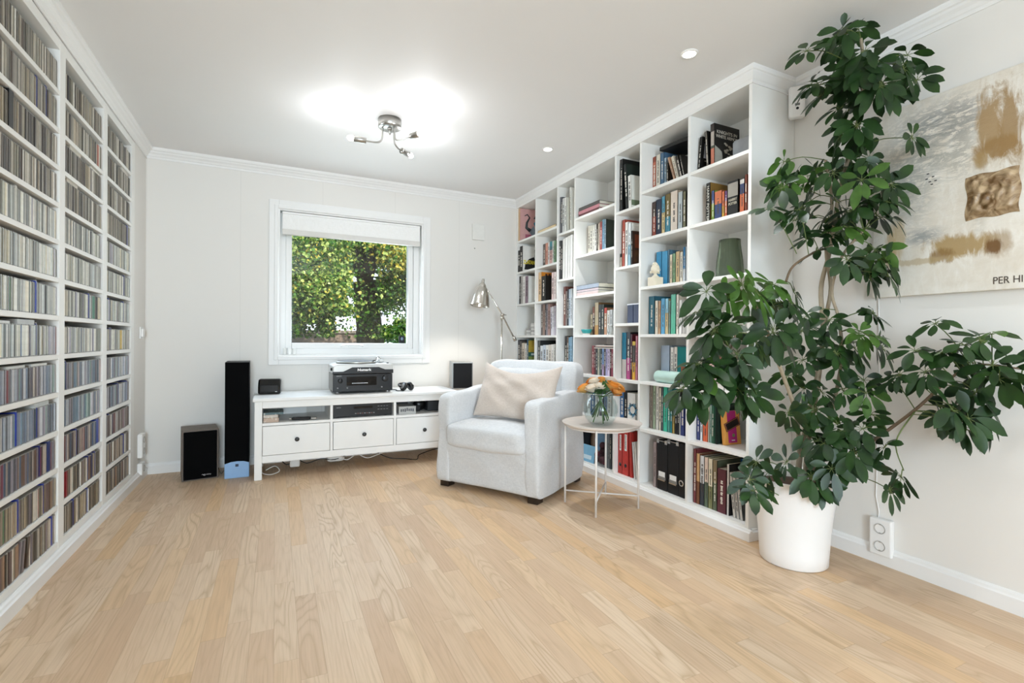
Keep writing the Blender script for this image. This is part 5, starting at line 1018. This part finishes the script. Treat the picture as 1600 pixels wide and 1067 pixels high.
# ------------------------------------------------------------------ painting
PX = XR-.036; PYC, PZC = .66, 1.613; PW, PH = 1.28, .822           # spans past the right edge of the picture
pa = thing('painting', 'large abstract cream, grey and brown canvas on the right wall', 'painting', (PX, PYC, PZC))
def paint_mat():
    t = NT('abstract_paint'); g = t.new('TexCoord').outputs['Object']; sp = t.new('SeparateXYZ'); t.L.new(g, sp.inputs[0]); y, z = sp.outputs[1], sp.outputs[2]
    v = t.xyz(0, y, z); n1 = t.noise(v, 7, 6, .8, .65); n2 = t.noise(t.xyz(0, t.math('MULTIPLY', y, 3), z), 9, 5, .5, .7); n3 = t.noise(t.xyz(3, y, t.math('MULTIPLY', z, 3)), 12, 6, .6, .75)
    c = t.mix(t.rng(n1, .35, .65), C4('e8e3d9'), C4('dbd3c5')); c = t.mix(t.rng(n2, .5, .75, 0, .7), c, C4('f1efe9'))
    def blob(y0, z0, sy, sz, amt=.5, a=.95, bb=.45, nz=n2):
        dx = t.math('DIVIDE', t.math('SUBTRACT', y, y0), sy); dz = t.math('DIVIDE', t.math('SUBTRACT', z, z0), sz)
        r = t.math('SQRT', t.math('ADD', t.math('POWER', t.math('ABSOLUTE', dx), 2.5), t.math('POWER', t.math('ABSOLUTE', dz), 2.5)))
        r = t.math('ADD', r, t.math('MULTIPLY', t.math('SUBTRACT', nz, .5), amt*4)); return t.rng(r, bb, a, 1, 0)
    def L(px, py): q = at(px, py, 'X', PX-.0); return q.y-PYC, q.z-PZC
    for (px, py, sy, sz, am, hx, k) in ((1480, 190, .20, .10, .9, '85878a', .95), (1450, 230, .22, .22, 1.0, '93958f', .85), (1440, 370, .10, .05, .8, '8d9192', .85), (1500, 210, .05, .2, .8, 'a8a59d', .7), (1420, 300, .12, .2, 1.0, 'a5a6a0', .8), (1530, 300, .03, .3, .6, 'b3aea2', .5)):
        y0, z0 = L(px, py); c = t.mix(t.math('MULTIPLY', t.math('MULTIPLY', blob(y0, z0, sy, sz, am, nz=n3), k), t.rng(n3, .42, .58)), c, C4(hx))
    for (px, py, sy, sz, am, hx, k) in ((1545, 190, .045, .17, .55, 'a5875a', .9), (1580, 200, .04, .20, .6, 'a08256', .9), (1560, 230, .085, .05, .5, '9a7a4c', .9), (1535, 250, .03, .04, .3, 'a88c5e', .8), (1500, 385, .13, .055, .55, 'a78a55', .9), (1470, 400, .05, .035, .5, '8a6a38', .8), (1560, 380, .05, .06, .3, 'a38a66', .7), (1553, 385, .03, .03, .5, '6d4a20', .9), (1392, 385, .025, .11, .4, 'b79a6a', .8), (1405, 370, .03, .10, .4, 'c0a87c', .7), (1440, 408, .15, .016, .7, 'b8a277', .6)):
        y0, z0 = L(px, py); c = t.mix(t.math('MULTIPLY', blob(y0, z0, sy, sz, am), k), c, C4(hx))
    t.L.new(c, t.p.inputs['Base Color']); t.p.inputs['Roughness'].default_value = .55
    b = t.new('Bump'); b.inputs['Strength'].default_value = .5; b.inputs['Distance'].default_value = .006; t.put(b.inputs['Height'], t.math('ADD', n3, t.math('MULTIPLY', n2, .5))); t.L.new(b.outputs[0], t.p.inputs['Normal'])
    return t.m
MB().box(0, .034, -PW/2, PW/2, -PH/2, PH/2, paint_mat()).build('canvas', pa, bevel=.003)
q0 = at(1510, 268, 'X', PX); q1 = at(1594, 333, 'X', PX); y1, y0 = q0.y-PYC, q1.y-PYC; zt, zb = at(1550, 268, 'X', PX).z-PZC, at(1550, 338, 'X', PX).z-PZC
nn = 44; vs = []; fs = []; rnd = random.Random(4)
for j in range(nn+1):
    for i in range(nn+1):
        u, v = i/nn, j/nn; yy = y0+(y1-y0)*u; zz = zb+(zt-zb)*v; U, V = u*2-1, v*2-1
        e = min(1, 6*min(u, 1-u, v, 1-v)); hgt = .004+.006*abs(sin(7*sqrt((U*.9)**2+(V-.15)**2)+2*math.atan2(V, U)*(1 if U > 0 else -1)))*e+.002*sin(31*u+17*v)*e+.0015*rnd.random()
        vs.append((-hgt*e-.001, yy+.004*sin(9*v), zz+.003*sin(11*u)))
for j in range(nn):
    for i in range(nn): a = j*(nn+1)+i; fs.append((a, a+1, a+nn+2, a+nn+1))
t = NT('impasto'); n_ = t.noise(t.new('TexCoord').outputs['Object'], 26, 4, 1.2); t.L.new(t.mix(t.rng(n_, .35, .68), C4('6f5230'), C4('c2aa88')), t.p.inputs['Base Color']); t.p.inputs['Roughness'].default_value = .35
MB().add(vs, fs, t.m, True).build('impasto_square', pa)
s0 = at(1551, 444, 'X', PX)
text('signature', 'PER HIL', .038, mat('4a4036', .6), pa, (-.001, s0.y-PYC, s0.z-PZC), (0, -1, 0), (0, .0, 1), fit=.098)
b = MB()
for px, py in ((1450, 272), (1458, 276), (1453, 284), (1462, 282), (1448, 280), (1456, 288)): q = at(px, py, 'X', PX); b.box(-.0015, 0, q.y-PYC-.004, q.y-PYC+.004, q.z-PZC-.002, q.z-PZC+.002, mat('3a3a3a', .5))
b.build('paint_marks', pa)

# ------------------------------------------------------------------ potted plant
PTX, PTY = 2.152, 1.466
pp = thing('potted_plant', 'tall umbrella plant with leafy leaning stems in a white flared pot', 'potted plant', (PTX, PTY, 0))
POT = mat('f2f1f0', .28, var=.01)
MB().lathe([(.0001, .004), (.128, .004), (.134, .0), (.139, .006), (.142, .06), (.147, .14), (.155, .22), (.167, .30), (.182, .355), (.194, .385), (.196, .389), (.190, .389), (.176, .352), (.160, .30), (.150, .24), (.0001, .24)], POT, 72).build('pot', pp)
MB().lathe([(.0001, .345), (.10, .343), (.172, .338), (.165, .30), (.0001, .30)], mat('4a382a', .95, var=.5, scale=60, bump=1, bscale=90), 40).build('soil', pp)
BARK = mat('a3957f', .8, var=.25, scale=40, bump=.5, bscale=140); DBARK = mat('6b5a47', .8, var=.3, scale=40); PET = mat('5c6b38', .6, var=.15)
O = Vector((PTX, PTY, 0))
def lim(p, m=.05):
    p = Vector(p); p.x = min(p.x, XR-m)
    if p.y > 1.704-.03 and p.x > BCX-.03: p = p if 0 else Vector((p.x, min(p.y, 1.66), p.z))
    p.z = min(p.z, ZC-.03); return p
def spline(P, k=6):
    Q = []
    for i in range(len(P)-1):
        for j in range(k):
            t = j/k; p0, p1, p2, p3 = P[max(i-1, 0)], P[i], P[i+1], P[min(i+2, len(P)-1)]
            Q.append(.5*((2*p1)+(p2-p0)*t+(2*p0-5*p1+4*p2-p3)*t*t+(3*p1-p0-3*p2+p3)*t**3))
    return Q+[P[-1]]
STEMS = []
def stem(pts, r0, r1, m=BARK):
    P = spline([lim(dep(*q)) for q in pts]); n = len(P); STEMS.append(P)
    MB().tube([p-O for p in P], [r0+(r1-r0)*i/(n-1) for i in range(n)], m, 9).build('stem', pp)
stem([(1243, 775, 2.28), (1252, 700, 2.28), (1275, 600, 2.28), (1286, 520, 2.28), (1283, 450, 2.27), (1297, 390, 2.25), (1312, 300, 2.20), (1338, 200, 2.14), (1350, 120, 2.10), (1345, 60, 2.06)], .013, .006)
stem([(1256, 775, 2.24), (1262, 700, 2.24), (1278, 600, 2.24), (1288, 510, 2.26), (1298, 450, 2.26), (1291, 390, 2.24), (1300, 320, 2.22), (1290, 250, 2.18)], .011, .006)
stem([(1250, 770, 2.30), (1246, 660, 2.26), (1225, 590, 2.20), (1205, 540, 2.14), (1190, 490, 2.08), (1160, 455, 2.02), (1120, 450, 1.98)], .010, .005)
stem([(1262, 765, 2.26), (1300, 640, 2.24), (1315, 560, 2.22), (1311, 500, 2.2), (1300, 455, 2.2), (1316, 400, 2.14), (1350, 360, 2.10)], .009, .005)
stem([(1258, 768, 2.22), (1305, 728, 2.15), (1365, 688, 2.04), (1430, 640, 1.92), (1480, 595, 1.84), (1525, 570, 1.78), (1600, 577, 1.70)], .009, .003, DBARK)
stem([(1228, 440, 2.12), (1240, 415, 2.12), (1275, 393, 2.18), (1296, 388, 2.22)], .005, .005, DBARK)
stem([(1150, 520, 2.0), (1135, 560, 1.97), (1110, 595, 1.95), (1080, 610, 1.93)], .004, .003, DBARK)
stem([(1430, 642, 1.92), (1400, 690, 1.93), (1412, 735, 1.92)], .003, .002, PET)
LEAF = leaf_mat('schefflera_leaf', '1d331a', '2c4a20', .14, .38)
LEAF2 = leaf_mat('schefflera_leaf_young', '37561f', '4f7330', .2, .36)
rnd = random.Random(21)
def whorl(b, px, py, z, size=1.0, n=None, young=0, petiole=True):
    c = lim(dep(px, py, z), .085+.02*rnd.random())
    best = min((p for S in STEMS for p in S), key=lambda p: (p-c).length+(.25 if p.z > c.z+.05 else 0))
    out = (c-best); L0 = out.length
    if L0 > .22: best = c-out.normalized()*.20; best.z -= .03
    axis = (c-best); axis = axis.normalized() if axis.length > .01 else Vector((0, 0, 1))
    axis = (axis*.75+Vector((0, 0, .45))+Vector((rnd.gauss(0, .42), rnd.gauss(0, .42), rnd.gauss(0, .2)))-fw*.16).normalized()
    if petiole: b.tube(spline([best, best.lerp(c, .55)+Vector((0, 0, .018)), c], 3), .0020, PET, 5, cap=False)
    u = axis.orthogonal().normalized(); v = axis.cross(u); n = n or rnd.choice((6, 7, 7, 8, 8)); a0 = rnd.random()*6.28; mt = LEAF2 if rnd.random() < young else LEAF
    for k in range(n):
        a = a0+2*pi*k/n+rnd.gauss(0, .10); rd = u*cos(a)+v*sin(a); dr = rnd.uniform(.05, .75)
        d = (rd+axis*rnd.uniform(.05, .30)-Vector((0, 0, dr))).normalized(); L = size*rnd.uniform(.060, .097); s0 = c+(rd+axis*.25).normalized()*size*.018
        tip = s0+d*L
        if tip.x > XR-.06 or tip.z > ZC-.01: d = (d-Vector((max(0, d.x)*1.1, 0, max(0, d.z)*1.0))).normalized()
        tip = s0+d*L
        if tip.x > BCX-.02 and tip.y > 1.69: d = Vector((min(d.x, -.1), min(d.y, -.2), d.z)).normalized()
        b.tube([c, s0], .0012, PET, 4, cap=False); leaflet(b, s0, d, axis, L, L*rnd.uniform(.39, .48), mt, curl=rnd.uniform(.05, .7), fold=rnd.uniform(-.05, .25), ob=True)
REG = [  # name of region, list of (px, py, rx, ry, depth, dz, count, young, size)
    [(1345, 55, 42, 22, 2.06, .10, 7, .1, 1.0), (1300, 85, 45, 30, 2.10, .10, 8, .2, 1.0), (1345, 100, 60, 40, 2.06, .12, 13, .25, 1.0), (1275, 140, 28, 18, 2.16, .08, 7, 0, 1.0), (1320, 145, 45, 22, 2.12, .10, 8, .1, 1), (1405, 105, 22, 26, 1.98, .04, 6, 0, 1), (1395, 140, 22, 14, 1.98, .04, 3, 0, 1.05), (1430, 125, 8, 10, 1.96, .02, 1, 0, 1), (1300, 175, 15, 12, 2.14, .05, 2, 0, 1), (1322, 168, 15, 10, 2.12, .05, 2, 0, 1)],
    [(1345, 195, 22, 12, 2.08, .04, 4, 0, 1.0), (1422, 216, 6, 4, 1.97, .01, 1, .6, .85), (1325, 215, 18, 18, 2.16, .05, 3, .1, 1)],
    [(1300, 255, 42, 30, 2.20, .10, 11, .1, 1.05), (1365, 260, 36, 30, 2.08, .07, 8, .1, 1.05), (1225, 270, 24, 22, 2.20, .06, 5, .5, 1), (1215, 310, 20, 32, 2.18, .06, 6, .3, 1.05), (1265, 320, 36, 40, 2.20, .10, 12, .1, 1.05), (1330, 320, 50, 42, 2.14, .12, 16, .15, 1.05), (1380, 320, 22, 45, 2.06, .05, 9, .05, 1.1), (1290, 375, 30, 22, 2.2, .06, 5, .1, 1), (1345, 385, 36, 28, 2.12, .08, 8, .3, 1.0), (1385, 415, 24, 22, 2.05, .05, 5, 0, 1.05), (1335, 435, 30, 18, 2.14, .06, 5, 0, 1.0)],
    [(1115, 475, 30, 34, 1.96, .06, 8, .35, 1.15), (1160, 470, 36, 26, 2.0, .08, 8, .4, 1.15), (1205, 465, 30, 34, 2.06, .06, 7, .3, 1.1), (1130, 530, 38, 24, 1.94, .08, 8, .1, 1.25), (1185, 520, 24, 30, 2.02, .06, 5, .15, 1.15), (1240, 465, 22, 22, 2.14, .04, 3, 0, 1.0), (1215, 530, 18, 22, 2.06, .06, 3, .1, 1), (1250, 500, 16, 16, 2.2, .05, 2, 0, .95)],
    [(1092, 585, 26, 16, 1.92, .06, 6, .1, 1.1), (1138, 580, 32, 20, 1.94, .06, 6, .3, 1.1), (1168, 600, 14, 18, 1.97, .05, 4, .05, 1.1), (1105, 608, 30, 12, 1.92, .06, 5, 0, 1.15), (1074, 612, 10, 14, 1.92, .04, 3, 0, 1.1), (1150, 618, 16, 10, 1.94, .03, 3, 0, 1.1), (1160, 560, 20, 18, 1.97, .06, 3, .4, 1)],
    [(1260, 525, 22, 26, 2.24, .06, 4, 0, .95), (1300, 500, 24, 14, 2.2, .06, 3, 0, .9), (1345, 500, 26, 22, 2.1, .05, 5, .1, .9), (1365, 545, 24, 24, 2.08, .05, 6, .1, .95), (1325, 550, 26, 22, 2.14, .06, 5, .1, .95), (1285, 560, 28, 22, 2.22, .06, 5, .1, .95), (1245, 580, 20, 20, 2.22, .05, 3, 0, .95), (1335, 600, 26, 22, 2.12, .06, 5, .4, .95), (1270, 610, 26, 18, 2.2, .05, 4, 0, .95), (1385, 605, 10, 18, 2.04, .03, 2, 0, .9), (1365, 640, 18, 14, 2.08, .03, 2, 0, .8)],
    [(1250, 645, 22, 20, 2.18, .06, 4, 0, 1.0), (1290, 660, 34, 28, 2.14, .08, 8, .2, 1.1), (1330, 675, 26, 26, 2.08, .06, 6, .05, 1.15), (1300, 705, 34, 22, 2.10, .06, 6, 0, 1.1), (1345, 700, 16, 18, 2.04, .04, 3, 0, 1.05), (1260, 695, 20, 24, 2.16, .05, 3, 0, 1)],
    [(1192, 728, 14, 14, 2.12, .04, 3, 0, 1.05), (1175, 765, 6, 8, 2.06, .02, 1, 0, 1.1), (1225, 715, 14, 8, 2.16, .04, 2, 0, .95), (1275, 740, 30, 14, 2.06, .05, 5, .1, 1.05), (1180, 745, 10, 10, 2.08, .03, 2, 0, 1), (1290, 755, 20, 8, 2.04, .04, 2, 0, 1)],
    [(1470, 510, 14, 8, 1.84, .03, 2, 0, .9), (1535, 525, 22, 10, 1.76, .05, 4, .3, .9), (1500, 560, 36, 22, 1.80, .06, 7, .3, .95), (1555, 590, 26, 26, 1.74, .04, 6, 0, .95), (1465, 585, 22, 28, 1.84, .05, 6, 0, 1.0), (1505, 620, 34, 24, 1.80, .06, 8, 0, 1.0), (1470, 645, 22, 14, 1.82, .05, 4, 0, 1.05), (1520, 650, 26, 16, 1.78, .05, 5, 0, 1.05), (1500, 668, 20, 10, 1.79, .04, 3, 0, 1.0), (1405, 585, 4, 3, 1.94, .01, 1, 0, .8), (1430, 545, 12, 8, 1.88, .02, 2, 0, .9)],
    [(1412, 748, 8, 6, 1.92, .02, 2, 0, 1.0), (1385, 705, 12, 8, 1.96, .03, 2, 0, .85), (1395, 765, 6, 6, 1.93, .02, 1, 0, .9), (1595, 600, 4, 4, 1.70, .01, 1, 0, .9)]]
for reg in REG:
    b = MB()
    for px, py, rx, ry, z, dz, n, yg, sz in reg:
        for k in range(max(1, round(n*.56))):
            r = sqrt(rnd.random()); a = rnd.random()*6.28; whorl(b, px+rx*r*cos(a), py+ry*r*sin(a), z+rnd.uniform(-dz, dz), sz, None, yg)
    o = b.build('foliage', pp); o.location = -O

# ------------------------------------------------------------------ garden outside the window
GROUND = mat('4f6a35', .9, var=.4, scale=2)
struct(MB().box(-30, 34, YB+.2, 60, -.6, -.5, GROUND).build('ground_outside'))
tr = thing('garden_tree', 'big old tree with thick trunk and green and yellow leaves outside the window', 'tree', (1.67, 10.0, -.5))
TB = mat('363328', .95, var=.6, scale=9, bump=1, bscale=16)
TO = Vector((1.67, 10.0, -.5))
def W3(px, py, y): return at(px, py, 'Y', y)-TO
trunk = MB().tube(spline([Vector((.05, 0, 0)), W3(579, 540, 10), W3(575, 490, 10), W3(570, 440, 10)]), [.36]*3+[.27]*6+[.25]*6+[.23]*4, TB, 16)
trunk.build('trunk', tr)
for pts, r in (([(572, 445, 10), (556, 400, 10.2), (538, 360, 10.4), (520, 300, 10.8)], .15), ([(570, 445, 10), (582, 405, 9.9), (592, 370, 9.7), (610, 310, 9.3)], .14), ([(575, 480, 10), (540, 450, 9.4), (500, 420, 8.8)], .05), ([(575, 470, 10), (620, 430, 9.4), (650, 410, 8.8)], .05), ([(570, 430, 10), (566, 390, 9.6), (574, 340, 9.0)], .10)):
    P = spline([W3(*q) for q in pts]); n = len(P); MB().tube(P, [r*(1-.55*i/(n-1)) for i in range(n)], TB, 10).build('branch', tr)
LG = [leaf_mat('tree_leaf_green', '365e1b', '568026', .4, .5), leaf_mat('tree_leaf_dark', '1c3a14', '2c5220', .3, .5), leaf_mat('tree_leaf_light', '93a84a', 'b6c274', .45, .35), leaf_mat('tree_leaf_yellow', 'c9b23a', 'e0cf6a', .45, .4)]  # pale and dark tones put sun glints and deep shade into leaf colour
rnd = random.Random(33)
GAPS = [(556, 594, 480, 545, .72), (550, 590, 385, 480, .86), (590, 612, 385, 430, .5), (522, 558, 492, 526, .93), (594, 616, 494, 509, .95), (468, 502, 505, 530, .7), (540, 552, 462, 476, .9)]
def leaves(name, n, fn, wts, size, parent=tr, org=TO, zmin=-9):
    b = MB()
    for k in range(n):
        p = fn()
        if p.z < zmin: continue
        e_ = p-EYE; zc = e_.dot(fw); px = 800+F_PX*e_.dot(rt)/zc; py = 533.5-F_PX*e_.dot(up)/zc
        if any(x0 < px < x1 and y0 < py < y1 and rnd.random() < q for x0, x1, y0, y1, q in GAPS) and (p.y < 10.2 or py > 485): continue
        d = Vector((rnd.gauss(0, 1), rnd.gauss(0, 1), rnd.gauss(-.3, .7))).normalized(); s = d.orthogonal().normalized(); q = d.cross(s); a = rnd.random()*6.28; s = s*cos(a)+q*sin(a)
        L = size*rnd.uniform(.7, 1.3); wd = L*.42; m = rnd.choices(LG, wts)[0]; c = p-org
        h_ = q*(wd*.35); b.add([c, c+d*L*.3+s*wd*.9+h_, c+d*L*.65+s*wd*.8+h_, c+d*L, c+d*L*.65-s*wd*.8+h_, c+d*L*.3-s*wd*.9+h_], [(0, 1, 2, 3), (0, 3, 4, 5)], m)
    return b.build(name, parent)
def cloud(cx, cy, cz, rx, ry, rz):
    def f():
        v = Vector((rnd.gauss(0, .5), rnd.gauss(0, .5), rnd.gauss(0, .5)))
        return Vector((cx+rx*v.x, cy+ry*v.y, max(1.05, cz+rz*v.z)))
    return f
A = lambda px, py, y: at(px, py, 'Y', y)
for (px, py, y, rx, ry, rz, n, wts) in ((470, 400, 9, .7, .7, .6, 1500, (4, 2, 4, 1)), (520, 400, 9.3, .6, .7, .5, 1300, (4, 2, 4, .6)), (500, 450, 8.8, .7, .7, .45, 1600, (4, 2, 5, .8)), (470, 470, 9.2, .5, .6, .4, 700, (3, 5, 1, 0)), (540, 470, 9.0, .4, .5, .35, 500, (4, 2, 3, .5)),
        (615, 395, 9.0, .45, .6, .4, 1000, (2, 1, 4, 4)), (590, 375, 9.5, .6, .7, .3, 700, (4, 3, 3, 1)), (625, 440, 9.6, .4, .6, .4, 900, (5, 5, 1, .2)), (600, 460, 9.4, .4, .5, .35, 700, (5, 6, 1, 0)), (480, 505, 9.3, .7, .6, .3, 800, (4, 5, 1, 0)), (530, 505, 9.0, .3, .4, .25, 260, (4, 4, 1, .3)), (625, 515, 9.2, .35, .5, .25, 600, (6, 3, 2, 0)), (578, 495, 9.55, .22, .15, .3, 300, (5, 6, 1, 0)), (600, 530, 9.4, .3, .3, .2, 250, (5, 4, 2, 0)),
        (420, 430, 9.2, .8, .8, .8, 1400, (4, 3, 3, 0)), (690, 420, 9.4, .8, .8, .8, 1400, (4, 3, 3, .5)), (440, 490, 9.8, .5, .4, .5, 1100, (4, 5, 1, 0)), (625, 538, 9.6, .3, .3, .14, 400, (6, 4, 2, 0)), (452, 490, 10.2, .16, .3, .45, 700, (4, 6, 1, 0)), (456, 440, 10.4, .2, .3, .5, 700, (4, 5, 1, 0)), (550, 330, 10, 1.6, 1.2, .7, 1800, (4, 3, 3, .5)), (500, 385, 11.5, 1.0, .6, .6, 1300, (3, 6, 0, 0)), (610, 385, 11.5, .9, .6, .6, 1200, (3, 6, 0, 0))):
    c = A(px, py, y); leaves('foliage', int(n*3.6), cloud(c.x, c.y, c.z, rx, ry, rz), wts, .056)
for k, (x, y, r, h, lb) in enumerate(((-2.6, 17, 2.0, 4.0, 'dark leafy tree in the garden beyond, left in the window'), (5.6, 18, 2.2, 4.2, 'dark leafy tree in the garden beyond, right in the window'), (2.0, 24, 2.6, 6.0, 'tall dark tree far behind the big trunk'))):
    t2 = thing('background_tree', lb, 'tree', (x, y, -.5), 0, 'trees in the far garden'); MB().tube([(0, 0, 0), (0, 0, h*.8)], [.2, .1], TB, 10).build('trunk', t2)
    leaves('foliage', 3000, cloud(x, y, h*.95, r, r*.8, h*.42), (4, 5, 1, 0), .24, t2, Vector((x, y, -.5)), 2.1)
fn_ = thing('garden_wall', 'low grey-brown garden wall behind the tree', 'wall', (-3, 12.6, -.5))
MB().box(-2, 5.05, 0, .2, 0, 1.63, mat('6d5f55', .9, var=.3, scale=5, bump=.6, bscale=30)).build('wall_body', fn_); MB().box(-2.02, 5.07, -.04, .24, 1.63, 1.70, mat('7d736b', .9, var=.2)).build('coping', fn_)
hg = thing('hedge', 'low green hedge in the far garden right of the tree', 'hedge', (5.4, 16, -.5))
MB().box(-4.2, 4.5, -.3, .3, 0, 1.3, mat('25401c', .9, var=.4, scale=6)).build('hedge_core', hg)
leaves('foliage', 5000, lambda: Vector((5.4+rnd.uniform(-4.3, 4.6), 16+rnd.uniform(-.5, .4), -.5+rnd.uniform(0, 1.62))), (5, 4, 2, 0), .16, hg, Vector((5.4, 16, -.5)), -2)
